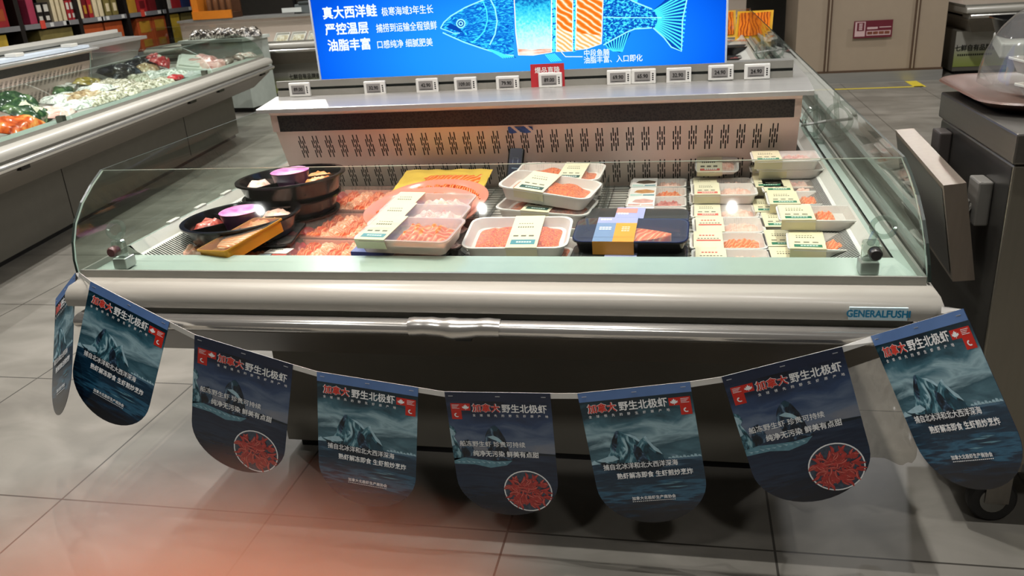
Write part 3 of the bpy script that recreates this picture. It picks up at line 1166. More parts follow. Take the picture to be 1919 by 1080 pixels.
def pack(label, x, y, ztop, w, d, h, tray, fish, fx, bandspec=None, rot=0.0, tilt=(0, 0), r=0.016, group=None, cat='fish tray', fill=0.55, filmm=None, name='fish_tray', ridges=7):
    t = thing(name, label, cat, (x, y, ztop - h), (tilt[0], tilt[1], rot), group)
    m = MB()
    shell(m, w, d, h, r, tray)
    m.build('tray', t, True, 50)
    if fish is not None:
        if fish is ROE:
            flesh(t, -w * 0.42, w * 0.42, -d * 0.38, d * 0.38, h * 0.4, h * 0.6, ROE, 3, 0.15, 'roe', 30, 18)
        else:
            flesh(t, -w / 2 + w * fx[0], -w / 2 + w * fx[1], -d * 0.36, d * 0.36, h * 0.42, h * fill, fish, ridges)
    film(t, w, d, h, r, filmm)
    if bandspec:
        band(t, w, d, h, -w / 2 + w * bandspec[0], -w / 2 + w * bandspec[1], bandspec[2], bandspec[3], bandspec[4])
    return t


def at(u, v, z):
    q = onz(u, v, z)
    return q.x, q.y


HT = 0.030
LV = [FLOORZ + (HT + 0.002) * (k + 1) - 0.002 for k in range(4)]
TW, TD = 0.184, 0.128
G3 = 'white trays with red-striped labels'
c3 = [
    ((1350, 332), 0, PALEFISH, 'stripe', 'second from the back of its column', 0.01),
    ((1355, 354), 1, PALEFISH, 'stripe', 'raised on another tray in the middle of its column', 0.0),
    ((1362, 376), 0, PALEFISH, 'stripe', 'tucked underneath the raised tray', 0.0),
    ((1365, 392), 0, PALEFISH, 'stripe', 'just in front of the raised tray', -0.01),
    ((1368, 420), 0, PALEFISH, 'plain', 'third from the front glass', 0.01),
    ((1372, 447), 0, PALEFISH, 'plain', 'second from the front glass, showing pink fillet', 0.0),
    ((1380, 473), 0, PALEFISH, 'plain', 'right against the front ledge', 0.0)]
ys = [0.955, 0.775, 0.80, 0.655, 0.525, 0.395, 0.265]
for i, ((u, v), lv, fm, kind, wd, rz) in enumerate(c3):
    q = onz(u, v, LV[lv])
    y = ys[i]
    x = 0.583 + 0.004 * math.sin(i * 2.1) + (0.003 if lv == 0 else 0)
    if i == 2:
        y = 0.79
    if i == 1:
        y = 0.765
    pack('white tray with red-striped cream label, ' + wd, x, y, LV[lv], TW, TD, HT, WTRAY, fm if i not in (5,) else SALMON, (0.45 if i else 0.5, 0.93), (0.05, 0.44, CREAM, REDP, kind), rz, group=G3, fill=0.5)
# the rearmost one leans on the slotted back panel
pack('white fish tray leaning on the slotted panel, rearmost with red-striped label', 0.575, 1.010, FLOORZ + 0.080, TW * 0.72, TD * 0.5, 0.02, WTRAY, PALEFISH, (0.5, 0.9), (0.04, 0.62, CREAM, REDP, 'stripe'), 0, (math.radians(32), 0), group=G3)

G4 = 'white trays with green-striped labels'
GB = (0.03, 0.44, CREAM2, GREEN, 'stripe')
c4 = [
    ((1470, 292), 3, PINKFISH, (0.45, 0.92), 'rearmost at the right wall of the case', 0.0),
    ((1478, 309), 2, SALMON, (0.6, 0.9), 'second from the back at the right wall', 0.0),
    ((1491, 348), 1, PALEFISH, (0.45, 0.92), 'with the lid mostly white, third from the back', 0.0),
    ((1504, 371), 1, SALMON, (0.45, 0.72), 'with a square of orange slices, fourth from the back', -0.01),
    ((1533, 399), 2, SALMON, (0.45, 0.72), 'standing high with a slanted heap of orange slices', -0.02),
    ((1555, 452), 1, SALMON, (0.46, 0.86), 'frontmost beside the right glass clamp', -0.07)]
for (u, v), lv, fm, fx, wd, rz in c4:
    q = onz(u, v, LV[lv])
    pack('white tray with green-striped label, ' + wd, q.x, q.y, LV[lv], 0.190, 0.128, HT, WTRAY, fm, fx, GB, rz, group=G4)
c4b = [((1455, 330), 1, 'just below the second tray from the back'), ((1470, 318), 0, 'at the bottom of the rear stack'), ((1445, 372), 0, 'below the middle trays, only its left edge showing'), ((1462, 408), 0, 'below the high tray, left edge and teal stripe showing'),
       ((1480, 440), 0, 'between the high tray and the front one, mostly covered'), ((1510, 470), 0, 'under the front tray, label corner showing')]
xs4 = [(0.765, 0.84), (0.765, 0.88), (0.755, 0.70), (0.77, 0.565), (0.765, 0.41), (0.765, 0.275)]
for (p_, lv, wd), (x, y) in zip(c4b, xs4):
    pack('white tray with green-striped label ' + wd, x, y, LV[lv], 0.190, 0.128, HT, WTRAY, PINKFISH, (0.45, 0.9), GB, 0.01, group=G4)
q = onz(1470, 292, LV[2])
pack('white tray with green-striped label under the rearmost tray', q.x, q.y - 0.005, LV[2], 0.190, 0.128, HT, WTRAY, PINKFISH, (0.45, 0.9), GB, 0.01, group=G4)
pack('white tray with green-striped label at the foot of the rearmost stack', q.x - 0.01, q.y + 0.0, LV[1], 0.190, 0.128, HT, WTRAY, PINKFISH, (0.45, 0.9), GB, 0, group=G4)

# four sleeve trays of the second column
PRB = mat('brown_picture_print', '#5B4B3E', 0.5, var=0.5, scale=45)
PRO = mat('orange_picture_print', '#C98B5A', 0.5, var=0.45, scale=45)
PRR = mat('red_picture_print', '#D79A92', 0.5, var=0.4, scale=45)
MINT = mat('mint_print', '#A9C8C0', 0.5)
c2 = [(0.985, PRB, PALEFISH, 'dark picture sleeve, rearmost of four'), (0.872, PRO, SALMON, 'orange picture sleeve, second of four from the back'),
      (0.765, PRR, REDFISH, 'pale red picture sleeve, third of four from the back'), (0.655, PRR, REDFISH, 'pale red picture sleeve and dark red slices, touching the black trays')]
for y, pr, fm, wd in c2:
    t = pack('white tray with ' + wd, 0.395, y, LV[0] - 0.004, 0.176, 0.104, 0.032, WTRAY, fm, (0.46, 0.92), None, 0.0, group='white trays with picture sleeves')
    m = MB()
    m.box(-0.083, -0.004, -0.053, 0.053, 0.0332, 0.034, mat('sleeve_white', '#E2DEDA', 0.5))
    m.box(-0.083, -0.004, -0.0535, -0.0525, 0.012, 0.034, MINT if pr is not PRR else PRR)
    o = m.build('picture_sleeve', t)
    m = MB()
    m.prism([(-0.070, -0.008), (-0.045, -0.022), (-0.01, -0.014), (-0.008, 0.008), (-0.035, 0.026), (-0.062, 0.016)], 0.034, 0.0343, pr)
    m.box(-0.08, -0.045, -0.046, -0.030, 0.034, 0.0344, MINT if pr is not PRR else PRR)
    m.box(-0.042, -0.008, -0.046, -0.034, 0.034, 0.0344, TEAL if pr is not PRR else PRR)
    m.build('print', o)

# black trays
BLUEP = mat('steel_blue_paper', '#6F86A8', 0.5, var=0.04)
LILAC = mat('lilac_paper', '#9A9CC4', 0.5, var=0.06)
ORNP = mat('amber_paper', '#D8912F', 0.5, var=0.05)


def black_tray(label, x, y, zt, rot, tilt, sleeve, fishy=True):
    t = thing('black_fish_tray', label, 'fish tray', (x, y, zt - 0.05), (tilt, 0, rot), 'black trays of salmon')
    m = MB()
    shell(m, 0.272, 0.132, 0.05, 0.026, BTRAY, 0.88)
    m.build('tray', t, True, 50)
    if fishy:
        m = MB()
        rings = []
        for i in range(9):
            k = i / 8
            xx = -0.06 + 0.155 * k
            hw = 0.050 * (1 - k ** 2.4) + 0.004
            rings.append([(xx, -hw * 0.95, 0.022), (xx, -hw * 0.85, 0.038 + 0.004 * (1 - k)), (xx, -hw * 0.2, 0.042 + 0.006 * (1 - k)), (xx, hw * 0.5, 0.041 + 0.006 * (1 - k)), (xx, hw, 0.024)])
        m.loft(rings, SALMON, True, True, False)
        m.build('salmon_fillet', t, True, 60)
    film(t, 0.272, 0.132, 0.05, 0.026, CLEAR)
    if sleeve == 'blue':
        m = MB()
        m.box(-0.085, 0.012, -0.067, 0.067, 0.0512, 0.052, LILAC)
        m.box(-0.085, -0.038, -0.067, 0.034, 0.0520, 0.0525, BLUEP)
        m.box(-0.038, 0.012, -0.067, 0.034, 0.0520, 0.0525, ORNP)
        m.box(-0.085, 0.012, -0.0675, -0.0665, 0.018, 0.052, ORNP)
        o = m.build('paper_sleeve', t)
        m = MB()
        dashes(m, -0.078, -0.05, 0.05, 0.0521, 4, TXTW, 0.008, 0.25)
        dashes(m, -0.076, -0.046, 0.006, 0.0526, 4, TXTW, 0.005, 0.2)
        dashes(m, -0.076, -0.046, -0.004, 0.0526, 4, TXTW, 0.005, 0.2)
        for q in (0.008, -0.002, -0.012):
            dashes(m, -0.022, -0.002, q, 0.0526, 3, CREAM, 0.005, 0.2)
        m.build('print', o)
    else:
        m = MB()
        m.box(-0.055, 0.02, -0.067, 0.067, 0.0512, 0.052, LILAC)
        m.box(-0.055, 0.02, -0.0675, -0.0665, 0.02, 0.052, BLUEP if sleeve != 'pale' else LILAC)
        o = m.build('paper_sleeve', t)
        m = MB()
        dashes(m, -0.05, -0.02, 0.02, 0.0521, 4, TXTW, 0.01, 0.25)
        dashes(m, -0.05, 0.012, -0.02, 0.0521, 6, BLUEP, 0.02, 0.2)
        m.box(-0.055, 0.0, 0.03, 0.06, 0.0521, 0.0524, mat('coral_print', '#D88A7E', 0.5))
        m.build('print', o)


q = onz(1192, 409, 0.63)
black_tray('black salmon tray with pale lilac sleeve, rear one of three', q.x, q.y, 0.632, -0.05, math.radians(6), 'pale', False)
q = onz(1183, 433, 0.655)
black_tray('black salmon tray with steel-blue and amber sleeve, middle of three', q.x, q.y, 0.66, -0.03, math.radians(8), 'blue')
q = onz(1178, 474, 0.62)
black_tray('black salmon tray lowest at the front ledge with coral and blue sleeve', q.x, q.y + 0.01, 0.616, -0.02, 0, 'coral', False)

# salmon roe trays
RB = dict(w=0.262, d=0.172, h=0.04, r=0.03)


def roe(label, x, y, zt, rot, tx, ty, b0, b1, stripe, filled=True):
    return pack(label, x, y, zt, RB['w'], RB['d'], RB['h'], WTRAY, ROE if filled else None, (0, 1), (b0, b1, CREAM, stripe, 'stripe'), rot, (tx, ty), RB['r'], 'roe trays', 'roe tray', name='roe_tray')


q = onz(1048, 317, 0.69)
roe('white tray of orange roe at the back against the slotted panel, label right of centre', q.x, q.y + 0.0, 0.685, -0.06, 0.05, 0.02, 0.52, 0.80, DGREEN)
q = onz(1030, 353, 0.68)
roe('tilted white tray of orange roe with green-striped label left of centre', q.x, q.y - 0.005, 0.695, -0.16, 0.03, math.radians(7), 0.20, 0.52, DGREEN)
roe('white tray wedged directly under the tilted roe tray', q.x - 0.005, q.y - 0.03, 0.645, -0.12, 0.0, math.radians(3), 0.3, 0.6, DGREEN)
roe('white tray at the bottom below the tilted roe tray', q.x + 0.0, q.y - 0.05, 0.605, -0.03, 0.0, 0, 0.3, 0.6, DGREEN)
roe('white tray below the rear roe tray', 0.095, 0.86, 0.645, -0.03, 0.0, 0, 0.3, 0.6, DGREEN)
roe('white tray at the bottom of the rear roe stack', 0.095, 0.865, 0.605, 0.02, 0.0, 0, 0.3, 0.6, DGREEN)
q = onz(972, 438, 0.645)
roe('large white tray of orange roe with teal-striped label at the front ledge', q.x, q.y, 0.652, 0.02, math.radians(9), 0, 0.43, 0.72, TEAL)
roe('white tray just under the front roe tray, right end showing', q.x + 0.012, q.y + 0.012, 0.605, -0.04, 0, 0, 0.3, 0.6, DGREEN)

# pink pile: three film-wrapped trays and two sleeved ones below
for (u, v, z, wd, k, tx) in ((770, 428, 0.690, 'frontmost and topmost of three', 0, 5), (787, 402, 0.682, 'middle of three', 1, 6), (803, 380, 0.672, 'rearmost of three', 2, 6)):
    q = onz(u, v, z)
    pack('film-wrapped tray of pink fish with cream label on its left, ' + wd, q.x, q.y, z, 0.243, 0.15, 0.04, glass('frosted_tray', '#F2EAE6', 0.25, 0.08, 0.6, 0.45, '#F0DAD2'), (SALMON, PINKFISH, PALEFISH)[k], (0.36, 0.93), (0.03, 0.35, CREAM, TEAL, 'stripe'), -0.10, (math.radians(tx), 0), 0.02, 'film-wrapped pink fish trays', fill=0.7)
q = onz(765, 452, 0.635)
t = pack('film-wrapped fish tray with blue sleeve below the pink front tray', q.x, q.y - 0.01, 0.636, 0.243, 0.15, 0.034, CLEAR, PINKFISH, (0.4, 0.92), None, -0.08, (0.05, 0), 0.02)
MB().box(-0.118, -0.03, -0.078, 0.075, 0.008, 0.0365, mat('blue_sleeve', '#2A3385', 0.35)).build('paper_sleeve', t)
q = onz(760, 466, 0.60)
t = pack('dark fish tray lowest in the pile at the front ledge', q.x, q.y + 0.01, 0.600, 0.243, 0.15, 0.034, BTRAY, REDFISH, (0.4, 0.92), (0.03, 0.34, CREAM, INK, 'plain'), -0.05, (0, 0), 0.02)
q = onz(803, 380, 0.672)
pack('fish tray below the rearmost pink tray', q.x, q.y + 0.0, 0.606, 0.243, 0.15, 0.04, BTRAY, PINKFISH, (0.36, 0.93), None, -0.1, (0, 0), 0.02)
q = onz(787, 402, 0.682)
pack('fish tray below the middle pink tray', q.x, q.y + 0.0, 0.612, 0.243, 0.13, 0.045, BTRAY, PINKFISH, (0.36, 0.93), None, -0.1, (0, 0), 0.02)

# shrimp rings
PRIM = glass('pink_rim', '#F6C9BC', 0.15, 0.08, 0.6, 0.55, '#F0A893')
for i, (yy, zz, wd) in enumerate(((0.66, 0.612, 'lower and rear of the two'), (0.525, 0.622, 'upper and front of the two'))):
    t = thing('shrimp_ring_platter', 'round clear platter of orange shrimp with pink rim, ' + wd, 'shrimp platter', (-0.252 + 0.006 * i, yy, zz), (math.radians(6), 0, 0), 'round shrimp platters')
    t.scale = (1.16, 1.16, 1)
    m = MB()
    m.lathe([(0.105, 0), (0.132, 0.024), (0.142, 0.026), (0.142, 0.023), (0.134, 0.021), (0.107, -0.002)], PRIM, 40, False, False)
    m.lathe([(0.107, 0.0), (0.0001, 0.0)], PRIM, 40, False, False)
    m.build('platter', t, True, 60)
    for k in range(26):
        a = 2 * PI * k / 26
        m = MB()
        pts, rr = [], []
        for j in range(7):
            b = j / 6
            ang = a + 0.30 * math.sin(b * 2.4)
            rad = 0.055 + 0.062 * b
            pts.append((rad * math.cos(ang), rad * math.sin(ang), 0.012 + 0.012 * math.sin(b * PI)))
            rr.append(0.0085 * (1 - 0.75 * abs(b - 0.45) ** 1.4 * 1.6))
        m.tube(pts, rr, SHRIMPO, 7)
        m.build('shrimp', t, True, 60)

# yellow pouch
YEL = mat('yellow_pouch', '#DDBB55', 0.25, var=0.1, scale=8, bump=0.2)
t = thing('fish_pouch', 'yellow vacuum pouch with an orange salmon side leaning at the slotted panel', 'fish pouch', (-0.285, 0.85, 0.628), (math.radians(12), 0, -0.02))


def pillow(u, w):
    e = min(1, 6 * min(u, 1 - u)) * min(1, 6 * min(w, 1 - w))
    return 0.002 + 0.008 * e + 0.0015 * math.sin(u * 25 + w * 5) * (1 - e) + 0.001 * math.sin(w * 30 + u * 13)


m = MB().field(-0.148, 0.148, -0.110, 0.110, pillow, YEL, 24, 20)
m.field(0.148, -0.148, -0.110, 0.110, lambda u, w: -pillow(u, w) * 0.4, YEL, 12, 10)
m.build('pouch', t, True, 60)
m = MB().field(-0.07, 0.125, -0.05, 0.06, lambda u, w: 0.007 + 0.010 * min(1, 5 * min(u, 1 - u)) * min(1, 4 * min(w, 1 - w)) + 0.001 * math.sin(u * 60), SALMON, 40, 12)
m.build('salmon_side', t, True, 60)

# sashimi boxes: three clear boxes, rows of slices
SAL2 = pattern('salmon_slice', wave_col([(0, '#FFE6D2'), (0.3, '#FFC49C'), (1, '#FFAA7A')], 40, (1, 1, 1), 3, (0, 0, 0.8)), 0.3, bump=0.2)
WHFISH = pattern('white_fish_slices', noise_col([(0.3, '#C89A90'), (0.5, '#EAD2C8'), (0.75, '#F4E8E0')], 26, (1, 2, 1), 3, 1.5), 0.3, bump=0.4)
LEAF = mat('green_divider_leaf', '#6C7A58', 0.5)
for i, (y, zt, wd) in enumerate(((0.80, 0.612, 'rear of three'), (0.548, 0.606, 'middle of three, white sticker at back'), (0.305, 0.602, 'front of three, white sticker in front'))):
    t = thing('sashimi_box', 'wide clear box of sashimi and shrimp rows, ' + wd, 'sashimi box', (-0.56 + 0.03 * (1 - i) * -1 - 0.012 * (i == 0), y, zt - 0.036), (0, 0, math.radians(-3)), 'sashimi boxes')
    m = MB()
    shell(m, 0.325, 0.236, 0.022, 0.014, BTRAY if i == 9 else mat('tray_rose', '#C98F80', 0.35), 0.95)
    m.build('tray', t, True, 50)
    for r_ in range(4):
        yy = -0.085 + 0.054 * r_
        cols = [(-0.148, -0.088, WHFISH, 3), (-0.084, -0.022, mat('tuna_red', '#A81E2C', 0.3, var=0.3, scale=60, bump=0.3), 3), (-0.016, 0.022, SHRIMPO, 5), (0.026, 0.070, SAL2, 3), (0.074, 0.108, SHRIMPO, 5), (0.112, 0.148, SAL2, 3)]
        for x0, x1, mt, rg in cols:
            nm = {0: 'sashimi_slices'}.get(0)
            flesh(t, x0, x1, yy - 0.024, yy + 0.026, 0.008, 0.020, mt, rg, 0.2, nm, 12, 6)
        MB().box(-0.145, -0.04, yy + 0.0262, yy + 0.0274, 0.008, 0.028, LEAF).build('leaf_divider', t)
    m = MB()
    rings = [[(p[0], p[1], z) for p in rrect(ww, dd, 0.014, 4)] for ww, dd, z in ((0.325, 0.236, 0.023), (0.315, 0.226, 0.036), (0.30, 0.21, 0.0365))]
    m.loft(rings, glass('box_lid', '#FBF4F0', 0.06, 0.05, 0.6, 0.08, '#F6E0D6'), False, True)
    m.build('lid', t, True, 50)
    if i:
        lx, ly = (-0.105, 0.066) if i == 1 else (-0.075, -0.045)
        m = MB()
        m.box(lx, lx + 0.066, ly, ly + 0.042, 0.0368, 0.0376, mat('sticker_white', '#E6E4DE', 0.5))
        o = m.build('sticker', t)
        m = MB()
        dashes(m, lx + 0.008, lx + 0.042, ly + 0.028, 0.0376, 6, INK, 0.005, 0.3)
        dashes(m, lx + 0.008, lx + 0.024, ly + 0.016, 0.0376, 4, TINK, 0.006, 0.2)
        if i == 2:
            m.box(lx + 0.03, lx + 0.07, ly - 0.03, ly - 0.004, 0.0368, 0.0374, REDP)
            m.box(lx - 0.008, lx + 0.026, ly - 0.03, ly - 0.004, 0.0368, 0.0374, mat('grey_blue_print', '#93A4AC', 0.5))
        m.build('print', o)

# round black platters
PINKL = pattern('pink_lid', noise_col([(0.35, '#D058A8'), (0.5, '#E48FC4'), (0.7, '#EBB0D2')], 16, (1, 1, 1), 3, 1.5), 0.35)
PURP = mat('purple_cup', '#4A1F45', 0.3)
CRUMB = pattern('pale_roe_crumbs', noise_col([(0.3, '#D99A86'), (0.55, '#EFC4B4'), (0.8, '#F8E4DA')], 60, detail=3), 0.4, bump=0.6)
ORCR = pattern('orange_roe_crumbs', noise_col([(0.3, '#D8702E'), (0.55, '#EE9A58'), (0.8, '#F8C48E')], 60, detail=3), 0.4, bump=0.6)
RCR = pattern('red_seafood', noise_col([(0.3, '#5E1A16'), (0.55, '#B24838'), (0.8, '#E89A84')], 45, detail=3), 0.3, bump=0.6)


def platter(label, x, y, zb, tilt, foods, rz):
    t = thing('round_platter', label, 'seafood platter', (x, y, zb), (tilt[0], tilt[1], 0), 'round black platters')
    m = MB()
    m.lathe([(0.135, 0.0), (0.152, 0.046), (0.163, 0.05), (0.163, 0.055), (0.150, 0.055), (0.134, 0.018), (0.0005, 0.016)], BTRAY, 56, True, False)
    m.build('platter', t, True, 40)
    m = MB()
    for a in (0.4, 1.65, 2.9, 4.15, 5.4):
        a += rz
        ca, sa = math.cos(a), math.sin(a)
        p0, p1 = Vector((0.045 * ca, 0.045 * sa, 0)), Vector((0.142 * ca, 0.142 * sa, 0))
        nn = Vector((-sa, ca, 0)) * 0.003
        m.hexa([p0 - nn + Vector((0, 0, 0.016)), p1 - nn + Vector((0, 0, 0.016)), p1 + nn + Vector((0, 0, 0.016)), p0 + nn + Vector((0, 0, 0.016)),
                p0 - nn + Vector((0, 0, 0.044)), p1 - nn + Vector((0, 0, 0.044)), p1 + nn + Vector((0, 0, 0.044)), p0 + nn + Vector((0, 0, 0.044))], BTRAY)
    m.build('dividers', t)
    if foods is None:
        return t
    m = MB()
    m.lathe([(0.044, 0.016), (0.056, 0.064), (0.056, 0.067)], PURP, 32, False, True)
    c = m.build('dip_cup', t, True, 40)
    m = MB()
    m.lathe([(0.0555, 0.0672), (0.0575, 0.069), (0.052, 0.0715), (0.0005, 0.071)], PINKL, 32, False, False)
    m.build('foil_lid', c, True, 50)
    for k, (mt, hh) in enumerate(foods):
        if mt is None:
            continue
        a0, a1 = 0.44 + rz + 1.25 * k, 0.44 + rz + 1.25 * (k + 1) - 0.08
        m = MB()
        vs, fs = [], []
        nr, na = 8, 14
        for j in range(nr + 1):
            for i in range(na + 1):
                r_ = 0.060 + 0.080 * j / nr
                a = a0 + (a1 - a0) * i / na
                e = min(1, 4 * min(i / na, 1 - i / na)) * min(1, 4 * min(j / nr, 1 - j / nr) + 0.15)
                vs.append((r_ * math.cos(a), r_ * math.sin(a), 0.018 + hh * e * (0.8 + 0.3 * RN.random())))
        for j in range(nr):
            for i in range(na):
                q_ = j * (na + 1) + i
                fs.append((q_, q_ + na + 1, q_ + na + 2, q_ + 1))
        m.add(vs, fs, mt)
        m.build('food_portion', t, True, 60)
    return t


q = onz(545, 327, 0.725)
bx, by = q.x, q.y
platter('round black seafood platter with pink centre lid, topmost at the back left', bx, by, 0.667, (math.radians(-1), math.radians(-2)), [(ORCR, 0.022), (None, 0), (CRUMB, 0.03), (None, 0.0), (ORCR, 0.03)], 0.0)
platter('round black platter stacked directly under the topmost back one', bx - 0.004, by - 0.004, 0.615, (0, 0), None, 0.3).scale = (0.9, 0.9, 0.94)
platter('round black platter at the bottom of the back left stack', bx - 0.004, by - 0.006, 0.566, (0, 0), None, 0.6).scale = (0.84, 0.84, 0.88)
q = onz(453, 404, 0.672)
platter('round black seafood platter with pink centre lid nearest the front left', q.x, q.y, 0.618, (math.radians(0), math.radians(-2)), [(CRUMB, 0.026), (None, 0), (RCR, 0.028), (None, 0), (ORCR, 0.034)], -0.25)
pack('dark shallow tray under the front left platter', q.x + 0.055, q.y + 0.0, 0.615, 0.2, 0.2, 0.05, BTRAY, None, (0, 1), None, 0.2, (0, 0), 0.02)

# gold pack with a salmon steak, pale pack beside it
GOLD = mat('gold_card', '#C98A1E', 0.28, 0.35, var=0.08)
a, b = onz(405, 466, 0.655), onz(505, 424, 0.655)
ang = math.atan2(b.y - a.y, b.x - a.x)
t = thing('salmon_steak_box', 'gold card box with a striped salmon steak under clear film, tipped at the front left', 'fish box', ((a.x + b.x) / 2 + 0.0, (a.y + b.y) / 2 - 0.005, 0.632), (math.radians(-4), math.radians(-6), ang))
m = MB()
shell(m, 0.215, 0.105, 0.035, 0.008, GOLD, 0.96, 0.004)
m.build('box', t, True, 40)
m = MB()
STK = pattern('steak_rings', wave_col([(0, '#FFE0BC'), (0.25, '#F5A868'), (1, '#E8833C')], 30, (1.0, 2.2, 1), 1.5, (0, 0, 0)), 0.3, bump=0.2)
rings = []
for z, k in ((0.008, 0.95), (0.027, 1.0), (0.031, 0.9)):
    rings.append([(k * (0.085 * math.cos(a_) * (1 + 0.12 * math.cos(a_))), k * 0.042 * math.sin(a_), z) for a_ in [2 * PI * i / 28 for i in range(28)]])
m.loft(rings, STK)
m.build('salmon_steak', t, True, 50)
film(t, 0.215, 0.105, 0.035, 0.008, CLEAR)
q = onz(375, 462, 0.615)
pack('flat pale salmon pack lying in the front left corner beside the gold box', q.x + 0.005, q.y + 0.0, 0.612, 0.17, 0.13, 0.03, CLEAR, pattern('pale_salmon_side', noise_col([(0.3, '#E88A66'), (0.5, '#F2B894'), (0.7, '#F6D2B4')], 12, (1, 5, 1), 3, 1), 0.3, bump=0.2), (0.04, 0.96), None, 0.12, (0, 0), 0.012, fill=0.8)
pack('flat salmon pack half hidden under the gold box', q.x + 0.135, q.y + 0.03, 0.6, 0.12, 0.12, 0.03, CLEAR, SALMON, (0.04, 0.96), None, 0.3, (0, 0), 0.012, fill=0.8)

# clear dividers between the product columns
for i, (x, wd) in enumerate(((-0.365, 'right of the sashimi boxes'), (-0.105, 'right of the shrimp rings'), (0.236, 'right of the roe trays'), (0.482, 'right of the black trays'))):
    m = MB()
    y0, y1 = (0.60, 0.98) if i < 2 else (0.18, 1.0)
    hh = 0.05 if i != 3 else 0.03
    sheet(m, [(x, y0, 0.5655), (x, y1, 0.5655), (x, y1, 0.5655 + hh), (x, y0, 0.5655 + hh)], (0.0022, 0, 0), CLEAR, EDGED)
    m.box(x - 0.006, x + 0.008, y0, y1, 0.5652, 0.5662, CLEAR)
    tag(m.build('shelf_divider'), 'thin clear divider strip standing ' + wd, 'divider', 'clear shelf dividers')

# goods in the rear part of the case
q = onz(1372, 92, 0.64)
bt = thing('black_food_tub', 'black tub with clear lid in the rear of the case right of the blue sign', 'tub', (q.x, q.y, 0.56))
m = MB()
shell(m, 0.2, 0.16, 0.10, 0.02, BTRAY, 0.85)
m.build('tub', bt, True)
m = MB()
m.loft([[(p[0], p[1], z) for p in rrect(w_, d_, 0.02, 4)] for w_, d_, z in ((0.205, 0.165, 0.101), (0.19, 0.15, 0.13), (0.18, 0.14, 0.131))], CLEAR, False, True)
m.build('lid', bt, True)
q = onz(1392, 106, 0.62)
pack('low dark tray with shiny film in the rear beside the black tub', q.x, q.y, 0.62, 0.24, 0.16, 0.05, BTRAY, REDFISH, (0.05, 0.95), None, 0.1, (0, 0), 0.02, filmm=CLEAR)
SMK = pattern('smoked_salmon', wave_col([(0, '#7A3A12'), (0.3, '#E86A1C'), (1, '#F58A24')], 14, (1, 1, 1), 5), 0.25)
for i, (u, v, rz, wd) in enumerate(((1397, 50, 0.2, 'left one of two'), (1415, 48, -0.5, 'right one of two'))):
    q = onz(u, v, 0.72)
    t = thing('smoked_salmon_pack', 'orange smoked salmon pack on yellow card in the rear, ' + wd, 'fish pack', (q.x - 0.02 - (0.16 if i == 0 else 0), q.y - 0.10 + (0.22 if i == 0 else 0), 0.60), (math.radians(-35), 0, rz * 0.3), 'smoked salmon packs')
    MB().box(-0.13, 0.13, -0.004, 0.004, -0.03, 0.27, mat('yellow_card', '#E0A820', 0.4), 0.003).build('card', t)
    MB().field(-0.11, 0.11, 0, 0.19, lambda a_, b_: 0.006 + 0.006 * math.sin(a_ * 9) * math.sin(b_ * 7), SMK, 12, 12).build('salmon', t, True)
    t.children[-1].rotation_euler = (PI / 2, 0, 0)
    t.children[-1].location = (0, -0.004, 0.06)

# ------------------------------------------------------------------ bunting: ribbon and eight card flags
FW, FH = 0.232, 0.322


def flag_outline(n=20):
    pts = [(0, 0), (0, -FH * 0.70)]
    for i in range(1, n):
        a = PI + PI * i / n
        pts.append((FW / 2 + FW / 2 * math.cos(a), -FH * 0.70 + FH * 0.30 * math.sin(a)))
    pts += [(FW, -FH * 0.70), (FW, 0)]
    return pts


def picture(stops, water, wstops):
    def f(nt):
        tc = N(nt, 'ShaderNodeTexCoord')
        sep = N(nt, 'ShaderNodeSeparateXYZ')
        nt.links.new(tc.outputs['Object'], sep.inputs[0])

        def nz(scale, st, dist, det=5):
            mp = N(nt, 'ShaderNodeMapping')
            mp.inputs['Scale'].default_value = st
            nt.links.new(tc.outputs['Object'], mp.inputs[0])
            n_ = N(nt, 'ShaderNodeTexNoise')
            n_.inputs['Scale'].default_value = scale
            n_.inputs['Detail'].default_value = det
            n_.inputs['Distortion'].default_value = dist
            nt.links.new(mp.outputs[0], n_.inputs['Vector'])
            return n_.outputs[0]

        def grad(noise, amt, off):
            a = N(nt, 'ShaderNodeMath', operation='MULTIPLY')
            a.inputs[1].default_value = -1 / FH
            nt.links.new(sep.outputs[1], a.inputs[0])
            b = N(nt, 'ShaderNodeMath', operation='MULTIPLY_ADD')
            b.inputs[1].default_value = amt
            nt.links.new(noise, b.inputs[0])
            nt.links.new(a.outputs[0], b.inputs[2])
            c = N(nt, 'ShaderNodeMath', operation='ADD')
            c.inputs[1].default_value = off
            nt.links.new(b.outputs[0], c.inputs[0])
            return c.outputs[0], a.outputs[0]
        g1, lin_v = grad(nz(11, (1, 2.6, 1), 0.8), 0.46, -0.23)
        sky = ramp(nt, g1, stops)
        g2, _ = grad(nz(24, (0.6, 4.5, 1), 0.3), 0.5, -0.25)
        sea = ramp(nt, g2, wstops)
        mk = N(nt, 'ShaderNodeMath', operation='GREATER_THAN')
        mk.inputs[1].default_value = water
        nt.links.new(lin_v, mk.inputs[0])
        mx = N(nt, 'ShaderNodeMix', data_type='RGBA')
        nt.links.new(mk.outputs[0], mx.inputs[0])
        nt.links.new(sky, mx.inputs[6])
        nt.links.new(sea, mx.inputs[7])
        return mx.outputs[2], None
    return f


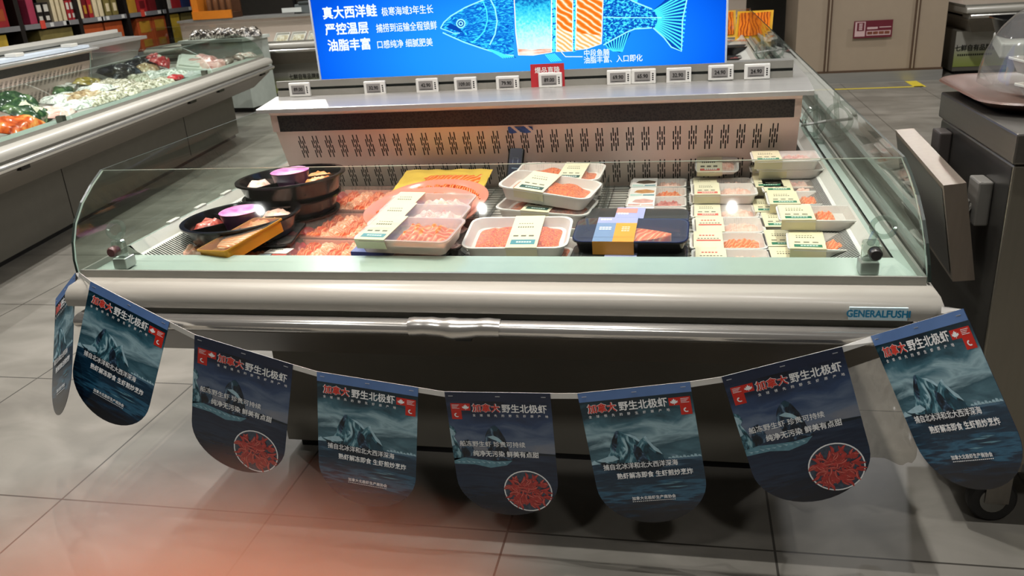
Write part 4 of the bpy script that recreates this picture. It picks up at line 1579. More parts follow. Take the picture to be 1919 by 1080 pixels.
PICA = pattern('iceberg_picture', picture([(0.0, '#0C1E2C'), (0.14, '#11303E'), (0.24, '#3C6878'), (0.34, '#94B4BE'), (0.42, '#2C505E'), (0.50, '#4C7280'), (0.56, '#8098A8')], 0.525,
                [(0.48, '#4C7088'), (0.58, '#16364C'), (0.68, '#0E2A3E'), (0.76, '#2C5E7A'), (0.82, '#0E2A40'), (0.92, '#0D1420'), (1.0, '#0A0E16')]), 0.16, spec=0.6)
PICB = pattern('dusk_sea_picture', picture([(0.0, '#0C1220'), (0.12, '#1C2A44'), (0.26, '#32486C'), (0.40, '#64748C'), (0.5, '#80848E')], 0.49,
                [(0.46, '#283850'), (0.6, '#16243A'), (0.72, '#1E3048'), (0.85, '#101C2E'), (1.0, '#0C121E')]), 0.22, spec=0.5)
FOLDA = mat('fold_blue', '#5C7CB0', 0.2, var=0.12, scale=8)
FOLDB = mat('fold_dark_blue', '#1C2740', 0.25, var=0.1)
RED = mat('flag_red', '#D23A2C', 0.35)
REDL = mat('flag_logo_red', '#C8281C', 0.35)
FWHT = mat('flag_white', '#F6F8F8', 0.35)
ICE1 = mat('ice_light', '#9FC0CC', 0.3, var=0.2, scale=90)
ICE2 = mat('ice_mid', '#5E8C9C', 0.3, var=0.3, scale=80)
ICE3 = mat('ice_dark', '#1E4252', 0.3, var=0.3, scale=80)
ICE4 = mat('ice_shadow', '#0C1E2C', 0.3, var=0.2, scale=80)
BERG = pattern('iceberg_texture', noise_col([(0.30, '#0A1E2A'), (0.44, '#1E4654'), (0.53, '#3E7080'), (0.60, '#7EA8B4'), (0.72, '#B4D0D8')], 34, (1.6, 0.8, 1), 6, 1.6), 0.3)
BERGD = pattern('rock_texture', noise_col([(0.35, '#0A121C'), (0.5, '#162636'), (0.60, '#34506A'), (0.72, '#7C98AC')], 40, (1.4, 1, 1), 6, 1.4), 0.3)
SILV = mat('staple_silver', '#C9CCD2', 0.3, 0.8)
RSH = mat('red_shrimp_print', '#B03A36', 0.3, var=0.35, scale=120)
RSH2 = mat('pale_shrimp_print', '#E28A7C', 0.3, var=0.2, scale=90)


def fuv(u, v):
    return (u * FW, -v * FH)


def fpoly(m, pts, mt, z):
    P = [fuv(*p) for p in pts]
    a = sum(P[i][0] * P[(i + 1) % len(P)][1] - P[(i + 1) % len(P)][0] * P[i][1] for i in range(len(P)))
    if a < 0:
        P.reverse()
    m.poly(P, mt, z)


def ftext(m, s, u0, u1, v, h, mt, z=0.0016, bold=0.0):
    """text between u0 and u1, its foot at v, character height h (metres)"""
    size = h / 0.88
    vs, _ = text_mesh(s, size, bold, 'LEFT', 2)
    w = max(p.x for p in vs)
    m.text(s, Matrix.Translation((u0 * FW, -v * FH + 0.1 * h, z)), size, mt, bold, 'LEFT', 2, (u1 - u0) * FW / w)


def logo(m, u, v, flip):
    w, hh = 0.19, 0.055
    fpoly(m, [(u, v), (u + w, v), (u + w, v + hh), (u, v + hh)], REDL, 0.0008)
    a = u + (w * 0.48 if not flip else 0)
    fpoly(m, [(a, v + hh), (a + w * 0.52, v + hh), (a + w * 0.52, v + 0.125), (a, v + 0.125)], REDL, 0.0008)
    lx = u + w * (0.24 if not flip else 0.76)
    leaf = [(0, -1), (.25, -.45), (.5, -.6), (.45, -.1), (.95, -.3), (.8, .05), (1, .2), (.45, .5), (.5, .65), (.08, .55), (.06, 1), (-.06, 1), (-.08, .55), (-.5, .65), (-.45, .5), (-1, .2), (-.8, .05), (-.95, -.3), (-.45, -.1), (-.5, -.6), (-.25, -.45)]
    fpoly(m, [(lx + 0.036 * p[0], v + 0.028 + 0.022 * p[1]) for p in leaf], FWHT, 0.0013)
    tx = u + (w * 0.55 if not flip else 0.012)
    for i in range(4):
        fpoly(m, [(tx, v + 0.010 + 0.009 * i), (tx + w * (0.38 - 0.06 * (i % 3)), v + 0.010 + 0.009 * i), (tx + w * (0.38 - 0.06 * (i % 3)), v + 0.013 + 0.009 * i), (tx, v + 0.013 + 0.009 * i)], FWHT, 0.0013)
    cx, cy = a + w * 0.26, v + 0.088
    for i in range(7):
        t0, t1 = 0.9 + i * 0.55, 0.9 + (i + 1) * 0.55
        k0, k1 = 1 - i * 0.06, 1 - (i + 1) * 0.06
        r0, r1 = 0.030, 0.020 - 0.0015 * i
        fpoly(m, [(cx + r0 * k0 * math.cos(t0), cy + 0.72 * r0 * k0 * math.sin(t0)), (cx + r0 * k1 * math.cos(t1), cy + 0.72 * r0 * k1 * math.sin(t1)),
                  (cx + r1 * k1 * math.cos(t1), cy + 0.72 * r1 * k1 * math.sin(t1)), (cx + r1 * k0 * math.cos(t0), cy + 0.72 * r1 * k0 * math.sin(t0))], FWHT, 0.0013)


def make_flag(kind):
    t = thing('bunting_flag', '', 'bunting flag', group='flags of the shrimp bunting')
    m = MB()
    o = flag_outline()
    n_ = len(o)
    vs = [(p[0], p[1], 0.0004) for p in o] + [(p[0], p[1], -0.0004) for p in o]
    m.add(vs, [tuple(range(n_))], PICA if kind == 'A' else PICB)
    m.add(vs, [tuple(reversed(range(n_, 2 * n_)))] + [(i, n_ + i, n_ + (i + 1) % n_, (i + 1) % n_) for i in range(n_)], FOLDB)
    m.build('card_sheet', t)
    m = MB()
    fpoly(m, [(0, 0), (1, 0), (1, 0.066), (0, 0.066)], FOLDA if kind == 'A' else FOLDB, 0.0009)
    m.build('folded_hem', t)
    for u in (0.05, 0.5, 0.93):
        MB().box(u * FW - 0.004, u * FW + 0.006, -0.0095, -0.0082, 0.0008, 0.0016, SILV).build('staple', t)
    m = MB()
    if kind == 'A':
        ftext(m, '加拿大', 0.06, 0.325, 0.150, 0.0195, FWHT, 0.0009, 0.055)
        ftext(m, '加拿大', 0.065, 0.32, 0.149, 0.0190, RED, 0.0014, 0.025)
        ftext(m, '野生北极虾', 0.345, 0.775, 0.150, 0.0195, FWHT, 0.0014, 0.022)
        for i, c in enumerate('全球领先的野生虾原产地'):
            ftext(m, c, 0.06 + 0.070 * i, 0.06 + 0.070 * i + 0.028, 0.185, 0.0062, FWHT, 0.0014, 0.01)
        ftext(m, '捕自北冰洋和北大西洋深海', 0.10, 0.78, 0.575, 0.0135, FWHT, 0.0019, 0.012)
        ftext(m, '熟虾解冻即食 生虾煎炒烹炸', 0.21, 0.90, 0.648, 0.0135, FWHT, 0.0019, 0.022)
        ftext(m, '加拿大北极虾生产商协会', 0.31, 0.71, 0.815, 0.0082, FWHT, 0.0019, 0.018)
        for i in range(22):
            fpoly(m, [(0.31 + 0.0182 * i, 0.824), (0.322 + 0.0182 * i, 0.824), (0.322 + 0.0182 * i, 0.829), (0.31 + 0.0182 * i, 0.829)], FWHT, 0.0014)
        m.build('lettering', t)
        m = MB()
        logo(m, 0.79, 0.095, False)
        m.build('logo', t)
        m = MB()
        berg = [(0.05, 0.50), (0.16, 0.475), (0.195, 0.44), (0.20, 0.40), (0.225, 0.36), (0.25, 0.325), (0.275, 0.295), (0.30, 0.292), (0.345, 0.315), (0.40, 0.325), (0.445, 0.345), (0.48, 0.375), (0.515, 0.355), (0.535, 0.345), (0.56, 0.385), (0.59, 0.42), (0.63, 0.45), (0.66, 0.49), (0.675, 0.53), (0.40, 0.535), (0.15, 0.525)]
        fpoly(m, berg, BERG, 0.0007)
        fpoly(m, [(0.275, 0.295), (0.30, 0.292), (0.345, 0.315), (0.40, 0.325), (0.36, 0.40), (0.33, 0.47), (0.29, 0.42), (0.25, 0.40)], BERG, 0.0009)
        fpoly(m, [(0.275, 0.295), (0.30, 0.292), (0.285, 0.33), (0.262, 0.40), (0.235, 0.45), (0.215, 0.43), (0.225, 0.36)], BERGD, 0.0010)
        fpoly(m, [(0.345, 0.315), (0.40, 0.325), (0.445, 0.345), (0.48, 0.375), (0.465, 0.385), (0.43, 0.36), (0.38, 0.335)], ICE1, 0.0010)
        fpoly(m, [(0.515, 0.355), (0.535, 0.345), (0.56, 0.385), (0.59, 0.42), (0.63, 0.45), (0.66, 0.49), (0.59, 0.455), (0.545, 0.40)], ICE1, 0.0009)
        fpoly(m, [(0.42, 0.40), (0.47, 0.43), (0.50, 0.49), (0.53, 0.53), (0.42, 0.535), (0.40, 0.46)], BERGD, 0.0009)
        fpoly(m, [(0.54, 0.43), (0.60, 0.48), (0.66, 0.50), (0.675, 0.53), (0.55, 0.533)], ICE3, 0.0010)
        fpoly(m, [(0.25, 0.515), (0.275, 0.45), (0.315, 0.41), (0.335, 0.42), (0.35, 0.46), (0.39, 0.50), (0.40, 0.53), (0.27, 0.53)], BERG, 0.0011)
        fpoly(m, [(0.315, 0.41), (0.335, 0.42), (0.35, 0.46), (0.345, 0.45), (0.33, 0.435), (0.318, 0.425)], ICE1, 0.0012)
        fpoly(m, [(0.05, 0.50), (0.16, 0.475), (0.22, 0.47), (0.26, 0.50), (0.20, 0.515), (0.10, 0.512)], ICE1, 0.0011)
        fpoly(m, [(0.06, 0.515), (0.20, 0.522), (0.40, 0.532), (0.675, 0.53), (0.68, 0.56), (0.60, 0.60), (0.45, 0.61), (0.28, 0.60), (0.12, 0.56)], ICE4, 0.0006)
        for i in range(9):
            u = 0.70 + 0.033 * i
            k = 0.010 + 0.010 * ((i * 7) % 5) / 4
            fpoly(m, [(u, 0.523), (u + 0.008, 0.523 - k), (u + 0.026, 0.523 - k * 0.8), (u + 0.034, 0.526)], ICE1, 0.0008)
        fpoly(m, [(0.0, 0.51), (0.03, 0.495), (0.05, 0.51), (0.09, 0.525), (0.0, 0.53)], ICE1, 0.0008)
        for u, v, w in ((0.55, 0.71, 0.2), (0.62, 0.735, 0.22), (0.50, 0.76, 0.16), (0.66, 0.70, 0.14)):
            fpoly(m, [(u, v), (u + w * 0.5, v - 0.004), (u + w, v), (u + w * 0.55, v + 0.006)], ICE2, 0.0007)
        m.build('iceberg_print', t)
    else:
        ftext(m, '加拿大', 0.245, 0.515, 0.150, 0.0195, FWHT, 0.0009, 0.055)
        ftext(m, '加拿大', 0.25, 0.51, 0.149, 0.0190, RED, 0.0014, 0.025)
        ftext(m, '野生北极虾', 0.53, 0.955, 0.150, 0.0195, FWHT, 0.0014, 0.022)
        for i, c in enumerate('全球领先的野生虾原产地'):
            ftext(m, c, 0.245 + 0.069 * i, 0.245 + 0.069 * i + 0.028, 0.185, 0.0062, FWHT, 0.0014, 0.01)
        ftext(m, '船冻野生虾 珍贵可持续', 0.08, 0.72, 0.425, 0.0135, FWHT, 0.0019, 0.012)
        ftext(m, '纯净无污染 鲜美有点甜', 0.20, 0.84, 0.505, 0.0145, FWHT, 0.0019, 0.022)
        m.build('lettering', t)
        m = MB()
        logo(m, 0.04, 0.085, True)
        m.build('logo', t)
        m = MB()
        fpoly(m, [(0.33, 0.38), (0.345, 0.33), (0.37, 0.295), (0.41, 0.265), (0.44, 0.255), (0.475, 0.275), (0.50, 0.31), (0.53, 0.36), (0.545, 0.40), (0.56, 0.47), (0.60, 0.53), (0.38, 0.54), (0.36, 0.48), (0.345, 0.43)], BERGD, 0.0007)
        fpoly(m, [(0.36, 0.345), (0.42, 0.335), (0.47, 0.355), (0.51, 0.39), (0.54, 0.43), (0.50, 0.405), (0.44, 0.375), (0.39, 0.36)], ICE1, 0.0009)
        fpoly(m, [(0.41, 0.265), (0.44, 0.255), (0.475, 0.275), (0.46, 0.30), (0.42, 0.30)], ICE3, 0.0009)
        fpoly(m, [(0.0, 0.26), (0.04, 0.275), (0.06, 0.32), (0.03, 0.35), (0.06, 0.40), (0.08, 0.46), (0.10, 0.52), (0.0, 0.55)], BERG, 0.0008)
        fpoly(m, [(0.0, 0.28), (0.035, 0.30), (0.045, 0.33), (0.01, 0.345), (0.03, 0.42), (0.0, 0.43)], ICE1, 0.0010)
        fpoly(m, [(0.08, 0.46), (0.13, 0.38), (0.17, 0.37), (0.21, 0.44), (0.22, 0.50), (0.10, 0.52)], BERGD, 0.0008)
        fpoly(m, [(0.0, 0.53), (0.12, 0.52), (0.28, 0.535), (0.42, 0.545), (0.58, 0.535), (0.52, 0.575), (0.36, 0.60), (0.20, 0.575), (0.0, 0.575)], ICE2, 0.0008)
        for i in range(10):
            u = 0.02 + 0.05 * i
            fpoly(m, [(u, 0.548 + 0.006 * math.sin(i * 2)), (u + 0.045, 0.556), (u + 0.03, 0.563)], ICE1, 0.0010)
        fpoly(m, [(0.62, 0.468), (0.75, 0.46), (0.86, 0.47), (1.0, 0.475), (1.0, 0.49), (0.62, 0.492)], ICE4, 0.0007)
        m.build('iceberg_print', t)
        m = MB()
        cx, cy, r_ = 0.70, 0.785, 0.055
        C_ = fuv(cx, cy)

        def disc(rr, z, mt, nn=36):
            m.poly([(C_[0] + rr * math.cos(2 * PI * i / nn), C_[1] + rr * math.sin(2 * PI * i / nn)) for i in range(nn)], mt, z)
        disc(r_, 0.0008, FWHT)
        disc(r_ * 0.95, 0.0009, mat('plate_glass_print', '#3A4656', 0.3, var=0.5, scale=150))
        rn = random.Random(5)
        for i in range(120):
            a = rn.random() * 2 * PI
            rad = r_ * 0.86 * math.sqrt(rn.random())
            x, y = C_[0] + rad * math.cos(a), C_[1] + rad * math.sin(a) * 0.95 - 0.001
            d = a + rn.uniform(-0.9, 0.9)
            L_ = rn.uniform(0.016, 0.026)
            pts1, pts2 = [], []
            bend = rn.choice((-1, 1)) * rn.uniform(0.4, 0.9)
            for j in range(6):
                b = j / 5
                dd = d + bend * (b - 0.5)
                px_, py_ = x + (b - 0.5) * L_ * math.cos(dd), y + (b - 0.5) * L_ * math.sin(dd)
                wd = 0.0032 * math.sin(PI * min(1, b * 0.8 + 0.12))
                pts1.append((px_ - wd * math.sin(dd), py_ + wd * math.cos(dd)))
                pts2.append((px_ + wd * math.sin(dd), py_ - wd * math.cos(dd)))
            z = 0.0010 + 0.00001 * i
            P = pts2 + pts1[::-1]
            m.poly(P, RSH, z)
            if i % 2:
                m.poly([((p[0] * 0.62 + q[0] * 0.38), (p[1] * 0.62 + q[1] * 0.38)) for p, q in zip(pts2, pts1)] + [(p[0], p[1]) for p in reversed([((a_[0] * 0.45 + b_[0] * 0.55), (a_[1] * 0.45 + b_[1] * 0.55)) for a_, b_ in zip(pts2, pts1)])], RSH2, z + 0.000005)
        m.build('shrimp_plate_print', t)
    return t


def flag_matrix(A, B, tilt, k=1.0):
    ex = (B - A)
    w = ex.length
    ex.normalize()
    ed = Vector((0, 0, -1))
    ed = (ed - ex * ed.dot(ex)).normalized()
    nn = ex.cross(ed)
    e = ed * math.cos(tilt) + nn * math.sin(tilt)
    up_ = -e
    n3 = ex.cross(up_).normalized()
    s = w / FW * k
    M_ = Matrix(((ex.x, up_.x, n3.x, A.x), (ex.y, up_.y, n3.y, A.y), (ex.z, up_.z, n3.z, A.z), (0, 0, 0, 1)))
    return M_ @ Matrix.Diagonal((s, s, s, 1))


fl = [('A', (170, 528), (318, 604), -.075, -.115, -0.20, 1.0, 'dark iceberg flag at the left corner of the case, hanging aslant'),
      ('B', (365, 628), (549, 684), -.11, -.12, 0.0, 1.0, 'shrimp plate flag between two iceberg flags on the left'),
      ('A', (594, 697), (784, 727), -.12, -.125, -0.05, 1.0, 'iceberg flag left of the lowest shrimp plate flag'),
      ('B', (833, 735), (1031, 738), -.125, -.125, 0.03, 1.0, 'shrimp plate flag at the lowest middle of the bunting'),
      ('A', (1082, 738), (1293, 716), -.125, -.125, -0.05, 1.0, 'iceberg flag right of the lowest shrimp plate flag'),
      ('B', (1352, 707), (1578, 650), -.125, -.115, -0.04, 1.0, 'shrimp plate flag sloping up to the right, under the chrome rail end'),
      ('A', (1632, 630), (1800, 580), -.10, -.245, 0.05, 1.03, 'bright glossy iceberg flag at the right corner, swung toward the steel cart')]
FA, FB = make_flag('A'), make_flag('B')
used = {'A': False, 'B': False}
rib = []
for kind, a, b, ya, yb, tl, kk, wd in fl:
    A, B = ony(a[0], a[1], ya), ony(b[0], b[1], yb)
    proto = FA if kind == 'A' else FB
    f = proto if not used[kind] else copy_tree(proto)
    used[kind] = True
    M_ = flag_matrix(A, B, tl, kk)
    f.matrix_world = M_
    f['label'] = ('dark blue ' if kind == 'B' else '') + wd
    nrm = Vector((M_[0][2], M_[1][2], M_[2][2])).normalized()
    rib += [A - nrm * 0.0018, B - nrm * 0.0018]
f = copy_tree(FA)
f.matrix_world = flag_matrix(Vector((-1.128, 0.10, 0.533)), Vector((-0.955, -0.005, 0.647)), -0.42, 1.0)
f['label'] = 'shaded iceberg flag mostly hidden behind the leftmost slanted flag'
tie0 = Vector((-0.950, 0.0, 0.647))
rib = [Vector((-1.128, 0.103, 0.533)), Vector((-0.957, -0.002, 0.645)), tie0] + rib + [Vector((0.952, -0.07, 0.62))]
m = MB()
RIBM = mat('white_ribbon', '#DCDAD4', 0.5, var=0.04)
vs = []
for i, p in enumerate(rib):
    t_ = (rib[min(i + 1, len(rib) - 1)] - rib[max(i - 1, 0)]).normalized()
    dn_ = Vector((0, 0, -1))
    dn_ = (dn_ - t_ * dn_.dot(t_)).normalized()
    nn = t_.cross(dn_) * 0.0004
    vs += [p - nn, p - nn + dn_ * 0.013, p + nn + dn_ * 0.013, p + nn]
fs = []
for i in range(len(rib) - 1):
    for k in range(4):
        fs.append((4 * i + k, 4 * i + (k + 1) % 4, 4 * i + 4 + (k + 1) % 4, 4 * i + 4 + k))
fs += [(3, 2, 1, 0), tuple(4 * (len(rib) - 1) + k for k in range(4))]
m.add(vs, fs, RIBM)
tag(m.build('bunting_ribbon'), 'white ribbon sagging along the front of the case that carries the flags', 'ribbon')

# ------------------------------------------------------------------ steel cart at the right
CFR = mat('cart_steel', '#8B8578', 0.38, 0.75, var=0.04, stretch=(5, 5, 0.4))
CSD = mat('shaded_side_steel', '#5C5A56', 0.3, 0.85, var=0.06, stretch=(5, 0.6, 5))  # darker copy of the steel, shade of left-hand sides put into the colour
RUB = mat('rubber', '#1B1A19', 0.6)
cart = thing('steel_cart', 'stainless steel serving cart on casters right of the case', 'cart', (1.10, 0.105, 0))
m = MB()
m.box(0.0, 1.0, 0.0, 0.5, 0.15, 0.75, CFR, 0.004)
m.quad((-0.0008, 0.005, 0.155), (-0.0008, 0.495, 0.155), (-0.0008, 0.495, 0.745), (-0.0008, 0.005, 0.745), CSD)  # dark face over the left side, its shade painted in
m.build('body', cart)
m = MB()
m.box(-0.006, 1.0, -0.008, 0.51, 0.752, 0.806, STEELD, 0.004)
m.build('worktop', cart)
for x, y in ((0.075, 0.035), (0.075, 0.45), (0.92, 0.035), (0.92, 0.45)):
    m = MB()
    m.T = Matrix.Translation((x, y, 0.052)) @ Matrix.Rotation(PI / 2, 4, 'X')
    m.lathe([(0.030, -0.014), (0.046, -0.016), (0.052, -0.010), (0.052, 0.010), (0.046, 0.016), (0.030, 0.014)], RUB, 28)
    o = m.build('caster', cart, True, 40)
    m = MB()
    m.T = Matrix.Translation((x, y, 0.052)) @ Matrix.Rotation(PI / 2, 4, 'X')
    m.lathe([(0.008, -0.022), (0.028, -0.0165), (0.028, 0.0165), (0.008, 0.022)], mat('caster_hub', '#77756F', 0.35, 0.4), 20)
    m.T = Matrix.Identity(4)
    m.box(x - 0.02, x + 0.03, y - 0.024, y - 0.019, 0.05, 0.135, STEELD)
    m.box(x - 0.02, x + 0.03, y + 0.019, y + 0.024, 0.05, 0.135, STEELD)
    m.box(x - 0.03, x + 0.04, y - 0.03, y + 0.03, 0.132, 0.151, STEELD)
    m.build('fork', o)
cart.scale = (1, 1, 0.908 / 0.806)
# slab-shaped box hung on the cart's left side
hb = thing('hanging_steel_box', 'narrow slab-shaped steel box hung on the left side of the cart', 'steel box', (1.0, 0.178, 0.63))
m = MB()
HB1 = mat('slab_bronze_steel', '#8E8276', 0.36, 0.7, var=0.06, stretch=(6, 6, 0.5))
m.hexa([(0.043, 0.0, -0.056), (0.086, 0.0, -0.052), (0.086, 0.447, -0.026), (0.043, 0.447, -0.03), (0.0, 0.0, 0.157), (0.043, 0.0, 0.162), (0.043, 0.447, 0.187), (0.0, 0.447, 0.184)], HB1)
m.quad((0.0395, 0.012, -0.045), (0.0395, 0.44, -0.018), (0.0015, 0.44, 0.172), (0.0015, 0.012, 0.146), CSD)  # shade of the box's left face painted as darker steel
m.build('case', hb)
for y0, mt, z0 in ((0.33, mat('bracket_dark', '#3A3532', 0.45), 0.115), (0.02, mat('bracket_grey', '#77746E', 0.4, 0.3), 0.075)):
    m = MB()
    m.box(0.046, 0.062, y0, y0 + 0.05, z0 + 0.02, z0 + 0.045, mt, 0.003)
    m.tube([(0.05, y0 + 0.02, z0 + 0.03), (0.062, y0 + 0.02, z0 + 0.012), (0.076, y0 + 0.02, z0 + 0.03)], 0.007, mt, 8)
    m.box(0.070, 0.099, y0 - 0.01, y0 + 0.055, z0 - 0.01, z0 + 0.085, mt, 0.004)
    m.build('bracket', hb)
# brown tray under a clear dome
bt = thing('serving_tray', 'brown round-cornered tray on the cart under the clear dome', 'tray', (1.36, 0.475, 0.909), (0, 0, math.radians(0)))
m = MB()
BRN = mat('brown_tray', '#5A4238', 0.35, var=0.06)
rings = []
for w_, d_, z in ((0.46, 0.38, 0.0), (0.53, 0.45, 0.022), (0.545, 0.465, 0.024), (0.54, 0.46, 0.028), (0.52, 0.44, 0.026), (0.46, 0.38, 0.006)):
    rings.append([(p[0], p[1], z) for p in rrect(w_, d_, 0.10, 8)])
m.loft(rings, BRN)
m.build('tray', bt, True, 50)
dm = thing('display_dome', 'clear plastic dome covering salmon packs on the brown tray', 'dome', (1.378, 0.50, 0.934))
m = MB()
DOME = glass('dome_plastic', '#EEF1EE', 0.06, 0.07, 0.7, 0.06)
rings = []
for i in range(10):
    a = PI / 2 * i / 9.3
    k = math.cos(a) ** 0.75
    rings.append([(p[0], p[1], 0.002 + 0.20 * math.sin(a)) for p in rrect(0.44 * k + 0.01, 0.38 * k + 0.01, (0.38 * k + 0.01) * 0.4, 7)])
m.loft(rings, DOME, False, True)
m.build('dome', dm, True, 60)
pack('white tray of orange salmon on the brown tray, upper one under the dome', 1.37, 0.56, 0.985, 0.26, 0.16, 0.035, WTRAY, SALMON, (0.3, 0.95), None, 0.1, name='salmon_tray')
pack('white tray of red salmon on the brown tray, lower one under the dome', 1.34, 0.42, 0.945, 0.24, 0.18, 0.025, WTRAY, mat('salmon_red', '#E2522E', 0.3, var=0.15, scale=40, bump=0.3), (0.05, 0.95), None, 0.25, name='salmon_tray')
wb = thing('pedestal', 'white square pedestal behind the dome that carries the black tray', 'pedestal', (1.63, 1.38, 0), (0, 0, math.radians(-14)))
MB().box(-0.12, 0.15, -0.14, 0.14, 0.0, 0.90, mat('pedestal_grey', '#8A8880', 0.5)).build('column', wb)
MB().box(-0.17, 0.20, -0.18, 0.18, 0.90, 0.945, mat('white_block', '#BDBBB4', 0.5), 0.006).build('top_slab', wb)
t = thing('black_food_tray', 'small black food tray on the white pedestal at the upper right', 'food tray', (1.575, 1.43, 0.946))
m = MB()
shell(m, 0.24, 0.18, 0.06, 0.03, BTRAY, 0.8)
m.build('tray', t, True)
flesh(t, -0.08, 0.08, -0.05, 0.05, 0.01, 0.03, REDFISH, 6)
# crumpled clear sheet under the right end of the case
m = MB()


def crump(u, w):
    return 0.02 * math.sin(u * 7 + w * 5) + 0.012 * math.sin(u * 17 - w * 11) + 0.006 * math.sin(u * 31 + w * 23)


CRU = glass('crumpled_film', '#D8D4CC', 0.18, 0.07, 0.6, 0.10, '#A8A296')
m.field(0, 0.20, 0, 0.27, crump, CRU, 26, 26)
o = m.build('plastic_sheet', None, True, 80)
o.rotation_euler = (math.radians(84), 0, math.radians(4))
o.location = (0.80, 0.13, 0.135)
tag(o, 'crumpled clear plastic sheet hanging under the right end of the case', 'plastic sheet')

# ------------------------------------------------------------------ left chest case
LA = Vector((-2.901, 1.712))
LD = Vector((-0.14283639, 0.98974631))
LN = Vector((0.98974631, 0.14283639))
LO = LA + LN * 0.27
LANG = math.atan2(LD.y, LD.x)
lc = thing('chest_freezer', 'long white chest case of shellfish and bags along the left aisle', 'display case', (LO.x, LO.y, 0), (0, 0, LANG))
island(lc, -2.4, 3.60, 2.2, -2.3, 3.40)


def lloc(u, v, z):
    q = onz(u, v, z)
    r_ = Vector((q.x, q.y)) - LO
    return r_.dot(LD), -r_.dot(LN), z


def lworld(s, y, z):
    p = LO + LD * s - LN * y
    return Vector((p.x, p.y, z))


riser(lc, -2.35, 2.55, 46, 0.15, 0.0505, True, 1.3)
m = MB()
m.xprism([(1.10, 0.56), (1.02, 0.78), (1.00, 0.80), (0.98, 0.872), (1.3, 0.885), (1.3, 0.56)], 2.57, 3.42, STEEL)
m.build('steel_riser', lc)
m = MB()
m.xprism([(0.95, 0.868), (0.95, 0.892), (1.35, 0.90), (1.35, 0.868)], 2.57, 3.48, STEEL)
m.box(-2.35, 3.45, 1.15, 1.18, 0.90, 0.935, CHANNEL)
m.box(-2.35, 3.45, 1.18, 1.21, 0.90, 0.96, WHITE)
m.box(-2.35, 2.5, 0.93, 1.08, 0.885, 0.905, mat('pale_blue_strip', '#C4CEDA', 0.4))
m.build('rear_rail', lc)
m = MB()
for x in (1.62, 2.28):
    m.box(x, x + 0.09, 0.94, 1.02, 0.906, 0.93, WHITE, 0.004)
m.build('rail_clips', lc)
for k, (xa, xb) in enumerate(((-2.4, 0.50), (0.515, 2.42), (2.435, 3.60))):
    m = MB()
    for i in range(n - 1):
        (ya, za), (yb, zb) = prof[i], prof[i + 1]
        m.quad((xa, ya, za), (xb, ya, za), (xb, yb, zb), (xa, yb, zb), GLASS)
        m.quad((xb, ya + 0.004, za - 0.003), (xa, ya + 0.004, za - 0.003), (xa, yb + 0.004, zb - 0.003), (xb, yb + 0.004, zb - 0.003), GLASS)
        m.quad((xb - 0.002, ya, za), (xb + 0.004, ya + 0.003, za), (xb + 0.004, yb + 0.003, zb), (xb - 0.002, yb, zb), EDGE)
    m.quad((xa, prof[-1][0], prof[-1][1]), (xb, prof[-1][0], prof[-1][1]), (xb, prof[-1][0] + 0.005, prof[-1][1]), (xa, prof[-1][0] + 0.005, prof[-1][1]), EDGE)
    m.build('front_glass', lc, True)
m = MB()
sheet(m, [(3.60, y, z) for y, z in prof] + [(3.60, 1.99, 0.848), (3.60, 2.2, 0.64)], (0.006, 0, 0), GLASS, EDGED)
sheet(m, [(2.43, y, z) for y, z in prof] + [(2.43, 0.9, 0.848), (2.43, 0.95, 0.6), (2.43, 0.16, 0.6)], (0.006, 0, 0), GLASS, EDGE)
m.build('end_glass', lc)
for x in (0.50, 2.42):
    g = MB()
    g.box(x - 0.03, x + 0.005, 0.03, 0.07, 0.641, 0.675, STEELD, 0.003)
    g.build('glass_clamp', lc)
m = MB()
m.box(0.715, 0.721, 0.2685, 0.27, 0.05, 0.39, SLOT)
m.box(2.38, 2.386, 0.2685, 0.27, 0.05, 0.39, SLOT)
for x in (0.69, 0.745):
    m.box(x - 0.008, x + 0.008, 0.262, 0.27, 0.375, 0.392, BLACK)
m.build('door_gap', lc)
m = MB()
for x, L_ in ((-0.1, 0.07), (1.83, 0.10), (2.35, 0.10), (3.3, 0.1)):
    m.box(x, x + L_, -0.06, -0.035, 0.515, 0.533, BLACK)
m.build('bumper_clip', lc)


def bag(label, s, y, z, w, d, h, rz, mats, cat='bag of seafood', group=None, tx=0.0, ty=0.0, name='seafood_bag', seed=0, labelm=None):
    p = lworld(s, y, z)
    t = thing(name, label, cat, p, (tx, ty, LANG + rz), group)
    rn = random.Random(seed)
    ph = [rn.random() * 6 for _ in range(4)]

    def top(u, v):
        e = (max(0, 1 - (2 * u - 1) ** 4) * max(0, 1 - (2 * v - 1) ** 4)) ** 0.5
        return h * e * (0.72 + 0.16 * math.sin(u * 9 + ph[0]) * math.sin(v * 8 + ph[1]) + 0.12 * math.sin(u * 19 + v * 13 + ph[2])) + 0.003
    m = MB()
    m.field(-w / 2, w / 2, -d / 2, d / 2, top, mats[0], 22, 16)
    m.field(w / 2, -w / 2, -d / 2, d / 2, lambda u, v: 0.0, mats[0], 2, 2)
    m.build('bag', t, True, 70)
    if labelm:
        m = MB()
        m.field(-w * 0.22, w * 0.22, -d * 0.25, d * 0.2, lambda u, v: top(0.28 + u * 0.44, 0.25 + v * 0.45) + 0.002, labelm, 8, 6)
        m.build('label', t, True, 70)
    return t


def foil(name, stops, scale=30, rough=0.2):
    return pattern(name, noise_col(stops, scale, detail=4, dist=1.2), rough, bump=0.5)


